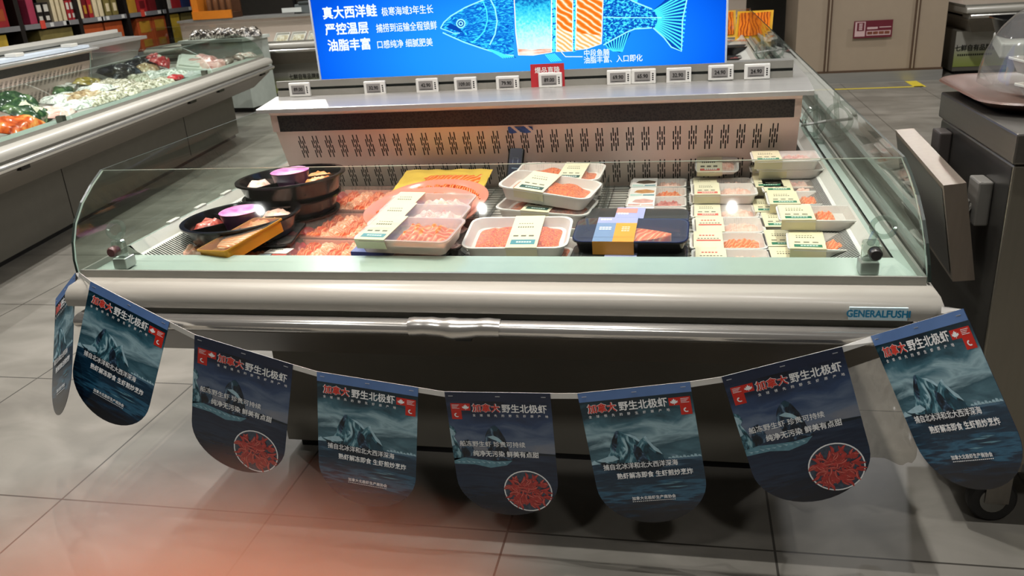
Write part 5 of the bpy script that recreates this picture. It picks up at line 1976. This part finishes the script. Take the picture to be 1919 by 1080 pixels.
CLAM = foil('pale_clams', [(0.32, '#5A604A'), (0.42, '#9C9880'), (0.52, '#D2CCB6'), (0.64, '#F0EEE4'), (0.75, '#B4B28E')], 40, 0.15)
CLAM2 = foil('mint_clams', [(0.32, '#627468'), (0.43, '#B8C0B4'), (0.55, '#E8EAE4'), (0.68, '#F6F6F2'), (0.78, '#A89C84')], 36, 0.15)
CLAM3 = foil('tan_clams', [(0.3, '#7A6248'), (0.48, '#B49A74'), (0.62, '#CDBFA0'), (0.8, '#F0EBDF')], 24, 0.15)
DKB = foil('black_pack', [(0.35, '#0C0C10'), (0.6, '#1E2230'), (0.78, '#59606E')], 14)
REDB = foil('red_pack', [(0.3, '#7E1A1E'), (0.5, '#C23038'), (0.7, '#E88A86')], 14)
GRB = foil('green_pack', [(0.3, '#14281C'), (0.5, '#2A4A2E'), (0.7, '#6E8A5A')], 10)
ORB = foil('orange_red_pack', [(0.3, '#8A2A14'), (0.5, '#D0602A'), (0.7, '#E8B060')], 12)
OLV = foil('olive_pack', [(0.3, '#4E4A1E'), (0.5, '#8E7E32'), (0.7, '#C8BE86')], 12)
WPK = foil('pink_white_pack', [(0.3, '#D88A7A'), (0.5, '#F0D6CC'), (0.7, '#F6EFEA')], 10)
PKM = foil('pink_meat', [(0.3, '#A8746A'), (0.5, '#D8AFA6'), (0.7, '#EAD6D0')], 7, 0.25)
LBL = mat('bag_label', '#C8C6AE', 0.5, var=0.15, scale=50)
G5 = 'clear bags of pale clams'
spec = [
    ('green bag with pale square label and red trim at the left edge of the picture', (45, 196), 0.70, 0.30, 0.22, 0.07, 0.3, GRB, LBL, 0.55),
    ('orange and red bag low at the front glass, left edge of the picture', (22, 222), 0.66, 0.34, 0.20, 0.06, 0.1, ORB, None, 0.2),
    ('dark green bag with white corner at the left edge', (14, 178), 0.72, 0.26, 0.2, 0.06, -0.4, GRB, None, 0.3),
    ('olive yellow pack behind the green bags', (84, 152), 0.69, 0.22, 0.14, 0.04, 0.2, OLV, None, 0.2),
    ('dark green pack with white edge below the olive pack', (88, 166), 0.67, 0.24, 0.14, 0.04, 0.5, GRB, None, 0.1),
    ('white and pink pack with orange print beside the left glass clamp', (95, 203), 0.65, 0.26, 0.20, 0.05, 0.2, WPK, None, 0.1),
    ('black pack at the back under the dark grille', (150, 117), 0.74, 0.30, 0.18, 0.09, 0.0, DKB, None, 0.2),
    ('red and white pack leaning among black packs', (184, 112), 0.75, 0.20, 0.16, 0.08, 0.4, REDB, LBL, 0.5),
    ('black pack right of the red and white pack', (222, 124), 0.72, 0.30, 0.20, 0.07, -0.3, DKB, None, 0.3),
    ('red-topped pack in front of the steel back panel', (252, 108), 0.73, 0.20, 0.16, 0.08, 0.5, REDB, None, 0.4),
    ('tan pack below the red-topped pack', (275, 121), 0.70, 0.22, 0.16, 0.06, 0.2, CLAM3, None, 0.2),
    ('small red pack at the right end of the clam bags', (328, 141), 0.66, 0.16, 0.10, 0.03, 0.2, REDB, None, 0.1)]
for i, (lb, (u, v), z, w, d, h, rz, mt, lm, tx) in enumerate(spec):
    s_, y_, z_ = lloc(u, v, z)
    y_ = min(y_, 0.84) - (0.16 if i == 7 else 0)
    bag(lb, s_, y_, z - h * 0.8, w, d, h, rz, [mt], seed=i, labelm=lm, tx=tx, name='packed_bag')
cl = [((128, 158), CLAM2, 'behind the left pane joint'), ((118, 176), CLAM2, 'touching the left pane joint'), ((150, 172), CLAM3, 'right of the left pane joint'), ((138, 190), CLAM2, 'lowest beside the left pane joint'),
      ((160, 148), CLAM3, 'in front of the black pack'), ((176, 160), CLAM2, 'near the middle of the left case'), ((172, 182), CLAM, 'at the front glass left of the middle'), ((200, 150), CLAM, 'in the middle of the back row'),
      ((205, 172), CLAM, 'at the front glass in the middle'), ((228, 150), CLAM, 'below the second black pack'), ((236, 164), CLAM, 'at the front glass right of the middle'), ((258, 140), CLAM, 'below the red-topped pack'),
      ((268, 154), CLAM, 'third from the right at the front glass'), ((288, 134), CLAM2, 'third from the right in the back row'), ((298, 147), CLAM, 'second from the right at the front glass'), ((316, 133), CLAM2, 'rightmost beside the small red pack')]
for i, ((u, v), mt, wd) in enumerate(cl):
    s_, y_, z_ = lloc(u, v, 0.655)
    bag('clear bag of pale shellfish ' + wd, s_, y_, 0.61, 0.27, 0.17, 0.055, (i * 1.3) % 1.2 - 0.6, [mt], group=G5, seed=30 + i)
# far section of the left case: fish, ice and foam lids
MOUND = foil('crushed_ice', [(0.3, '#8E9A98'), (0.5, '#C2CCC8'), (0.7, '#EEF2F0')], 60, 0.3)
p = lworld(2.95, 0.52, 0.563)
m = MB()
m.field(-0.46, 0.46, -0.32, 0.32, lambda u, v: 0.055 + 0.02 * math.sin(u * 40 + v * 31) * math.sin(v * 37) * 0.5, MOUND, 40, 30)
m.field(0.46, -0.46, -0.32, 0.32, lambda u, v: 0.0, MOUND, 2, 2)
o = m.build('crushed_ice', None, True, 80)
o.location = p
o.rotation_euler = (0, 0, LANG)
o['kind'] = 'stuff'
tag(o, 'bed of crushed ice in the far end of the left case', 'ice')


def whole_fish(label, u, v, z, L_, mt, rz, hw=0.06):
    s_, y_, _ = lloc(u, v, z)
    p = lworld(s_, y_, z - 0.02)
    t = thing('whole_fish', label, 'fish', p, (0, 0, LANG + rz), 'fish on the ice')
    m = MB()
    rings = []
    for i in range(13):
        k = i / 12
        r1 = hw * (math.sin(PI * min(1, (k * 0.92 + 0.05))) ** 0.7) * (1 - 0.45 * k)
        rings.append([(L_ * (k - 0.5), r1 * math.cos(a_), 0.35 * r1 + 0.55 * r1 * math.sin(a_)) for a_ in [2 * PI * j / 14 for j in range(14)]])
    m.loft(rings, mt)
    m.build('body', t, True, 70)
    m = MB()
    m.prism([(L_ * 0.47, -0.012), (L_ * 0.62, -0.06), (L_ * 0.58, 0.0), (L_ * 0.62, 0.06), (L_ * 0.47, 0.012)], 0.012, 0.018, mt)
    m.build('tail', t)
    return t


GREYF = foil('dark_fish', [(0.3, '#4A443E'), (0.5, '#8A7C72'), (0.7, '#C4B4AA')], 9, 0.25)
bag('large pale pink piece of meat on the ice behind the second pane joint', *lloc(378, 112, 0.67)[:2], 0.615, 0.48, 0.26, 0.10, 0.3, [PKM], cat='meat', name='meat_piece', seed=71)
bag('smaller pinkish piece of meat right of the large pale one', *lloc(402, 118, 0.65)[:2], 0.615, 0.30, 0.18, 0.06, -0.3, [PKM], cat='meat', name='meat_piece', seed=72)
whole_fish('grey brown fish on the ice near the end of the left case', 428, 113, 0.65, 0.34, GREYF, 0.3)
whole_fish('grey brown fish with pale belly nearest the end of the left case', 445, 107, 0.65, 0.3, GREYF, 0.6)
bag('white and red shell pack at the far end of the left case', *lloc(456, 101, 0.65)[:2], 0.615, 0.26, 0.18, 0.05, 0.1, [foil('white_red_shells', [(0.3, '#B4685A'), (0.5, '#D8CCC2'), (0.7, '#F2F0EA')], 40)], name='shell_pack', seed=74)
t = thing('foam_box', 'white foam box lid lying aslant behind the pink meat', 'foam box', lworld(min(lloc(425, 90, 0.70)[0], 3.25), lloc(425, 90, 0.70)[1], 0.64), (0.2, -0.1, LANG + 0.35))
m = MB()
m.box(-0.26, 0.26, -0.10, 0.10, 0.0, 0.035, mat('foam', '#C9CEC4', 0.7, var=0.06), 0.006)
m.box(-0.23, 0.23, -0.08, 0.08, 0.036, 0.05, mat('foam', '#C9CEC4', 0.7), 0.004)
m.build('lid', t)
t = thing('brown_carton', 'small brown and white carton beside the second pane joint', 'carton', lworld(*lloc(352, 128, 0.63)[:2], 0.562), (0, 0, LANG))
MB().box(-0.06, 0.06, -0.06, 0.06, 0, 0.09, mat('brown_card', '#6E4A38', 0.6), 0.003).build('carton', t)
MB().box(-0.061, 0.061, -0.061, 0.061, 0.09, 0.11, mat('carton_white', '#CFCBC4', 0.6)).build('lid', t)

# ------------------------------------------------------------------ far row of cases


def branded(nt):
    tc = N(nt, 'ShaderNodeTexCoord')
    sep = N(nt, 'ShaderNodeSeparateXYZ')
    nt.links.new(tc.outputs['Object'], sep.inputs[0])
    return ramp(nt, sep.outputs[2], [(0.06, '#9AA84E'), (0.14, '#A9B26E'), (0.26, '#B4B2A8')]), None


BRAND = pattern('printed_front', branded, 0.5)
TXTD = mat('sign_ink', '#23241C', 0.5)
FY = 6.92
for xa, xb, wd, txts in ((-5.4, 1.10, 'long white display case in the back, left of the beige pillar', [(-3.86, 0.2)]), (2.93, 5.35, 'white display case with green-printed base in the back, right of the pillar', [(2.98, 0.2)])):
    fc = thing('chest_freezer', wd, 'display case', (0, FY, 0))
    island(fc, xa + 0.02, xb - 0.02, 1.25, xa + 0.05, xb - 0.05, 0.2)
    m = MB()
    m.box(xa + 0.05, xb - 0.05, 0.266, 0.27, 0.07, 0.395, BRAND)
    o = m.build('printed_base', fc)
    m = MB()
    for tx, tz in txts:
        m.text('七鲜自有品牌商品', face_y(tx, 0.2645, tz + 0.02), 0.062, TXTD, 0.03, 'LEFT', 2, 0.86)
        dashes_x = tx + 0.03
        for i in range(16):
            m.box(dashes_x + 0.019 * i, dashes_x + 0.019 * i + 0.013, 0.2640, 0.2655, tz - 0.03, tz - 0.012, TXTD)
        for i in range(7):
            m.box(tx + 0.42 + 0.018 * i, tx + 0.42 + 0.018 * i + 0.014, 0.2640, 0.2655, tz + 0.012, tz + 0.034, TXTD)
            m.box(tx + 0.43 + 0.021 * i, tx + 0.43 + 0.021 * i + 0.017, 0.2640, 0.2655, tz + 0.092, tz + 0.118, TXTD)
            m.box(tx + 0.41 + 0.016 * i, tx + 0.41 + 0.016 * i + 0.012, 0.2640, 0.2655, tz - 0.06, tz - 0.040, TXTD)
        m.prism
    m.build('lettering', o)
    m = MB()
    for i in range(n - 1):
        (ya, za), (yb, zb) = prof[i], prof[i + 1]
        m.quad((xa, ya, za), (xb, ya, za), (xb, yb, zb), (xa, yb, zb), GLASS)
    m.quad((xa, prof[-1][0], prof[-1][1]), (xb, prof[-1][0], prof[-1][1]), (xb, prof[-1][0] + 0.006, prof[-1][1]), (xa, prof[-1][0] + 0.006, prof[-1][1]), EDGE)
    m.build('front_glass', fc, True)
    m = MB()
    m.box(xa + 0.02, xb - 0.02, 0.75, 1.1, 0.56, 0.86, RISER)
    m.box(xa + 0.02, xb - 0.02, 0.70, 1.15, 0.86, 0.885, STEEL)
    m.build('riser_body', fc)
# seafood trays in the back case, left of the sign
SEAF = foil('shelled_seafood', [(0.3, '#6E7A52'), (0.42, '#C9B898'), (0.56, '#EAE2CC'), (0.7, '#F4F0E6'), (0.8, '#C8743E')], 26, 0.2)
for i, ((u, v), wd) in enumerate((((517, 44), 'leftmost of three'), ((548, 42), 'middle of three'), ((580, 40), 'rightmost, partly behind the blue sign'))):
    q = ony(u, v, FY + 0.34)
    t = thing('seafood_tray', 'tilted tray of pale shelled seafood in the back case, ' + wd, 'seafood tray', (q.x, FY + 0.40, 0.60), (math.radians(38), 0, 0), 'seafood trays in the back case')
    m = MB()
    shell(m, 0.17, 0.27, 0.03, 0.01, WTRAY, 0.95)
    m.build('tray', t)
    flesh(t, -0.075, 0.075, -0.12, 0.12, 0.01, 0.03, SEAF, 5)
    film(t, 0.17, 0.27, 0.045, 0.01, CLEAR)
for i, (x, wd) in enumerate(((1.02, 'nearest the pillar'), (0.80, 'second from the pillar'), (0.56, 'third from the pillar'))):
    bag('pack of pale red meat in the back case, ' + wd, 0, 0, 0.6, 0.2, 0.2, 0.06, 0, [WPK, PKM, WPK][i:i + 1], cat='meat pack', name='meat_pack', seed=90 + i, group='meat packs in the back case').location = (x - 0.08, FY + 0.3, 0.60)
# scale and equipment on the back case
t = thing('label_scale', 'grey weighing scale with small white card on the back case', 'scale', (-3.55, FY + 0.85, 0.886))
MB().box(-0.35, 0.35, -0.1, 0.1, 0, 0.10, mat('scale_grey', '#5E6464', 0.4), 0.01).build('body', t)
MB().box(-0.3, 0.3, -0.11, 0.09, 0.10, 0.13, mat('scale_dark', '#3E4444', 0.4), 0.01).build('platform', t)
MB().box(-0.40, -0.37, -0.02, 0.02, 0, 0.22, BLACK).build('post', t)
MB().box(-0.50, -0.26, -0.12, -0.115, 0.02, 0.07, mat('scale_card', '#C9CCC8', 0.5)).build('card', t)
t = thing('label_scale', 'dark green machine with white display on the back case beside the sign', 'scale', (-2.75, FY + 0.85, 0.886))
MB().box(-0.3, 0.3, -0.1, 0.1, 0, 0.14, mat('dark_green_case', '#1E342C', 0.35), 0.01).build('body', t)
MB().box(-0.3, 0.25, -0.11, 0.02, 0.03, 0.07, mat('machine_rail', '#8C928C', 0.4), 0.004).build('rail', t)
MB().box(-0.22, -0.08, -0.125, -0.11, 0.07, 0.11, mat('display_white', '#C6CCC6', 0.4)).build('display', t)

# ------------------------------------------------------------------ shelving along the left wall
SHX = -6.0
sh = thing('wall_shelf', 'dark wooden wall shelving full of boxes behind the left case', 'shelving', (SHX, 5.0, 0))
SHD = mat('shelf_dark_wood', '#17110E', 0.5)
posts = [-0.25, 0.9, 1.77, 2.62, 3.44, 4.3]
m = MB()
for y in posts:
    m.box(-0.5, 0.0, y - 0.03, y + 0.03, 0, 2.6, SHD)
m.build('uprights', sh)
MB().box(-0.52, -0.5, posts[0], posts[-1], 0, 2.6, SHD).build('back_panel', sh)
for z in (0.55, 1.0, 1.55, 2.1):
    for i in range(len(posts) - 1):
        m = MB()
        m.box(-0.5, -0.005, posts[i] + 0.03, posts[i + 1] - 0.03, z - 0.03, z, SHD)
        o = m.build('shelf_board', sh)
        m = MB()
        m.box(-0.005, 0.006, posts[i] + 0.035, posts[i + 1] - 0.035, z - 0.045, z + 0.004, mat('price_strip', '#8E8E90', 0.4, 0.3))
        rn = random.Random(i + int(z * 10))
        for k in range(rn.choice((1, 3, 4, 5))):
            yy = posts[i] + 0.12 + rn.random() * 0.6
            m.box(0.006, 0.010, yy, yy + 0.05, z - 0.04, z, TAGW)
        if i in (1, 3):
            m.box(0.006, 0.011, posts[i] + 0.25, posts[i] + 0.32, z - 0.05, z + 0.03, mat('red_tag', '#D84A3A', 0.5))
        m.build('price_strip', o)
BOX = {'red': '#A5282E', 'dred': '#6B1A1E', 'cream': '#D8C8A4', 'gold': '#B4842E', 'pink': '#A83A54', 'orange': '#B0522A', 'brown': '#5E3A22', 'blue': '#2A3560', 'white': '#CFC9BE', 'yellow': '#C9A83A', 'olive': '#7A6E3E', 'black': '#1C1818'}
G6 = 'gift boxes on the wall shelving'


def gbox(label, y, z, w, h, d, c, trim=None, name='gift_box'):
    t = thing(name, label, 'box', (SHX - 0.03 - d / 2, y, z), (0, 0, 0), G6)
    mt = mat('box_' + c, BOX[c], 0.4, var=0.18, scale=9)
    MB().box(-d / 2, d / 2, -w / 2, w / 2, 0, h, mt, 0.004).build('carton', t)
    if trim:
        m = MB()
        tm = mat('box_' + trim, BOX[trim], 0.4, var=0.18, scale=9)
        m.box(d / 2, d / 2 + 0.002, -w * 0.28, w * 0.28, h * 0.12, h * 0.34, tm)
        m.box(d / 2, d / 2 + 0.002, -w * 0.35, w * 0.35, h * 0.55, h * 0.9, tm)
        m.build('print', t)
    return t


Zs = 1.001
row = [(4.96, 0.30, 0.42, 'orange', 'red', 'tall orange box at the left edge of the picture'), (5.70, 0.16, 0.5, 'red', 'orange', 'tall red box with orange side at the left edge'), (6.12, 0.10, 0.24, 'pink', None, 'pink box in the second bay'),
       (6.23, 0.09, 0.20, 'black', 'white', 'left small black box beside the pink one'), (6.33, 0.09, 0.20, 'black', 'white', 'right small black box beside the cream boxes'),
       (6.44, 0.055, 0.30, 'cream', None, 'slim cream box, left of three'), (6.515, 0.055, 0.30, 'cream', None, 'slim cream box, middle of three'), (6.59, 0.055, 0.30, 'cream', None, 'slim cream box, right of three'),
       (6.66, 0.055, 0.2, 'red', 'white', 'short red box with white foot, left of two'), (6.725, 0.055, 0.2, 'red', 'white', 'short red box with white foot, right of two'),
       (6.86, 0.05, 0.42, 'cream', None, 'tall thin cream box beside the second post'), (6.93, 0.07, 0.40, 'dred', 'gold', 'dark red box with gold print in the third bay'), (7.02, 0.07, 0.40, 'red', 'gold', 'red box with gold print in the third bay'),
       (7.11, 0.07, 0.42, 'cream', None, 'tall cream box, left of a pair in the third bay'), (7.20, 0.07, 0.42, 'cream', None, 'tall cream box, right of a pair in the third bay'), (7.32, 0.10, 0.40, 'olive', 'cream', 'olive patterned box in the third bay'), (7.45, 0.10, 0.40, 'olive', 'cream', 'olive patterned box beside the third post'),
       (7.78, 0.16, 0.2, 'gold', None, 'low gold box in the fourth bay'), (7.98, 0.18, 0.38, 'red', 'dred', 'red box in the fourth bay'), (8.2, 0.14, 0.4, 'dred', None, 'dark red box in the fourth bay'), (8.34, 0.1, 0.4, 'black', None, 'black box beside the fourth post'),
       (8.56, 0.08, 0.4, 'white', None, 'white box in the last bay'), (8.72, 0.2, 0.42, 'red', None, 'red box in the last bay'), (8.95, 0.18, 0.42, 'blue', None, 'dark blue box in the last bay'), (9.14, 0.12, 0.42, 'red', None, 'red box at the end of the last bay')]
for y, w, h, c, tr, lb in row:
    gbox(lb + ' of the wall shelving', y, Zs, w, h, 0.16, c, tr)
gbox('gold flat box on an upper shelf board near the left edge', 6.35, 1.551, 0.3, 0.14, 0.2, 'gold')
gbox('dark red box on the upper shelf board above the cream boxes', 6.6, 1.551, 0.2, 0.2, 0.2, 'dred')
for y, w, c, lb in ((5.45, 0.5, 'yellow', 'yellow carton on the low board at the left edge'), (6.4, 0.5, 'olive', 'grey olive carton on the low board of the second bay'), (7.0, 0.33, 'orange', 'big orange carton under the third bay, left one'), (7.36, 0.32, 'orange', 'big orange carton under the third bay, right one'), (7.95, 0.30, 'orange', 'big orange carton with gold letters under the fourth bay'), (8.26, 0.28, 'orange', 'big orange carton beside the fourth post'), (8.62, 0.2, 'yellow', 'yellow box under the last bay'), (8.9, 0.25, 'olive', 'olive box under the last bay')):
    gbox(lb, y, 0.551, w, 0.385, 0.22, c, 'gold' if c == 'orange' and y > 7.5 else None, 'carton')
# dry goods piled on the far end of the left case
DRY = foil('dried_goods', [(0.35, '#1C1A18'), (0.5, '#4A443E'), (0.6, '#B4ACA0'), (0.75, '#E4DED4')], 34, 0.25)
for i, (u, v, rz, wd) in enumerate(((375, 60, 0.2, 'leftmost'), (402, 58, 0.0, 'second from the left'), (428, 54, -0.2, 'third from the left'), (452, 50, 0.3, 'rightmost'))):
    s_, y_, _ = lloc(u, v, 0.98)
    p = lworld(2.72 + 0.2 * i, 1.28 + 0.1 * (i % 2), 0.905)
    bag('black and white dried goods pack on the left case, ' + wd + ' of four', 0, 0, 0.9, 0.24, 0.24, 0.10, rz, [DRY], cat='dried goods pack', name='dried_goods_pack', seed=50 + i, group='dried goods packs').location = (p.x, p.y, 0.905)
q1, q2 = onz(338, 77, 0.74), onz(452, 72, 0.74)
ga = math.atan2(q2.y - q1.y, q2.x - q1.x)
gl = (q2 - q1).length
gt = thing('goods_cabinet', 'pale cabinet behind the far end of the left case under the dried goods', 'cabinet', (q1.x, q1.y, 0), (0, 0, ga))
MB().box(0, gl, 0.0, 0.45, 0.05, 0.71, mat('pale_cabinet', '#A9B0A8', 0.45)).build('body', gt)
MB().box(-0.02, gl + 0.02, -0.02, 0.47, 0.71, 0.74, mat('cabinet_top', '#C2C8C0', 0.4)).build('top_slab', gt)
MB().box(0.03, gl - 0.03, 0.04, 0.42, 0.0, 0.05, BLACK).build('base', gt)
for i_, o_ in enumerate([o for o in bpy.data.objects if o.name.startswith('dried_goods_pack')]):
    o_.location = Matrix.Translation(q1) @ Matrix.Rotation(ga, 4, 'Z') @ Vector((0.14 + gl * 0.24 * i_, 0.17 + 0.08 * (i_ % 2), 0.002))
q = ony(412, 46, 7.75)
t = thing('bottle_rack', 'orange display stand with glass bottles behind the dried goods', 'display stand', (q.x, q.y, 0.887 - 0.84), (0, 0, 0.0))
OR_ = mat('stand_orange', '#D07A24', 0.4)
MB().box(-0.25, 0.25, -0.12, 0.12, 0.84, 0.90, mat('stand_brown', '#4A2E1C', 0.5)).build('base', t)
MB().box(-0.25, 0.25, 0.10, 0.12, 0.9, 1.5, mat('stand_brown', '#4A2E1C', 0.5)).build('back_board', t)
MB().box(-0.25, -0.17, -0.12, 0.10, 0.9, 1.45, OR_).build('side_board', t)
MB().box(-0.25, 0.25, -0.14, -0.12, 0.84, 0.93, OR_).build('front_rail', t)
for i in range(4):
    b = thing('glass_bottle', 'slim glass bottle on the orange stand, number %d from its left side' % (i + 1), 'bottle', (q.x - 0.08 + 0.085 * i, q.y - 0.02, 0.887 - 0.84 + 0.902), (0, 0, 0), 'bottles on the orange stand')
    b['label'] = 'slim brown glass bottle on the orange stand, ' + ('leftmost', 'second from the left', 'third from the left', 'rightmost')[i]
    m = MB()
    m.lathe([(0.028, 0), (0.03, 0.01), (0.03, 0.13), (0.012, 0.19), (0.011, 0.25)], mat('bottle_brown', '#6E4A32', 0.15, var=0.1), 16)
    m.build('bottle', b, True)
    MB().lathe([(0.013, 0.25), (0.013, 0.27)], mat('bottle_cap', '#B8A890', 0.4), 12).build('cap', b)

# ------------------------------------------------------------------ fingertip of the person taking the picture
def camp(x, y, z):
    return CAM + rx * x + dn * y + fw * z


SKINM = pattern('finger_skin', noise_col([(0.3, '#AC6040'), (0.5, '#B46C4A'), (0.7, '#BC7856')], 900, detail=3), 0.5, bump=0.1, sss=0.35)
hand = thing('finger', 'blurred fingertip of the person holding the camera, close to the lens', 'person', camp(-0.0055, 0.01235, 0.0135))
pts = [(-0.0048, 0.01235 - 0.0081, 0.0135), (-0.0049, 0.01235 - 0.0074, 0.0135), (-0.0050, 0.01235 - 0.0055, 0.0136), (-0.0052, 0.01235 - 0.0025, 0.0138), (-0.0056, 0.0140, 0.0140), (-0.0068, 0.021, 0.0146), (-0.0082, 0.030, 0.0155), (-0.0100, 0.038, 0.0165), (-0.013, 0.048, 0.0175), (-0.017, 0.060, 0.019), (-0.020, 0.072, 0.0205)]
rr = [0.0012, 0.0035, 0.0060, 0.0076, 0.0081, 0.0083, 0.0088, 0.0086, 0.0090, 0.0098, 0.0096]
m = MB()
o0 = camp(-0.0055, 0.01235, 0.0135)
m.tube([camp(*p) - o0 for p in pts], rr, SKINM, 24)
m.build('skin', hand, True, 80)
m = MB()
vs, fs = [], []
for j in range(7):
    for i in range(7):
        a = (i / 6 - 0.5) * 1.5
        y = 0.01235 - 0.0058 + 0.0105 * j / 6
        r1 = 0.0070 + 0.0014 * min(1, j / 3)
        vs.append(camp(-0.0051 + r1 * math.sin(a), y, 0.0138 + r1 * math.cos(a) + 0.0002) - o0)
for j in range(6):
    for i in range(6):
        fs.append((j * 7 + i, j * 7 + i + 1, j * 7 + i + 8, j * 7 + i + 7))
m.add(vs, fs, mat('finger_nail', '#E8B8A4', 0.25))
m.build('nail', hand, True, 80)
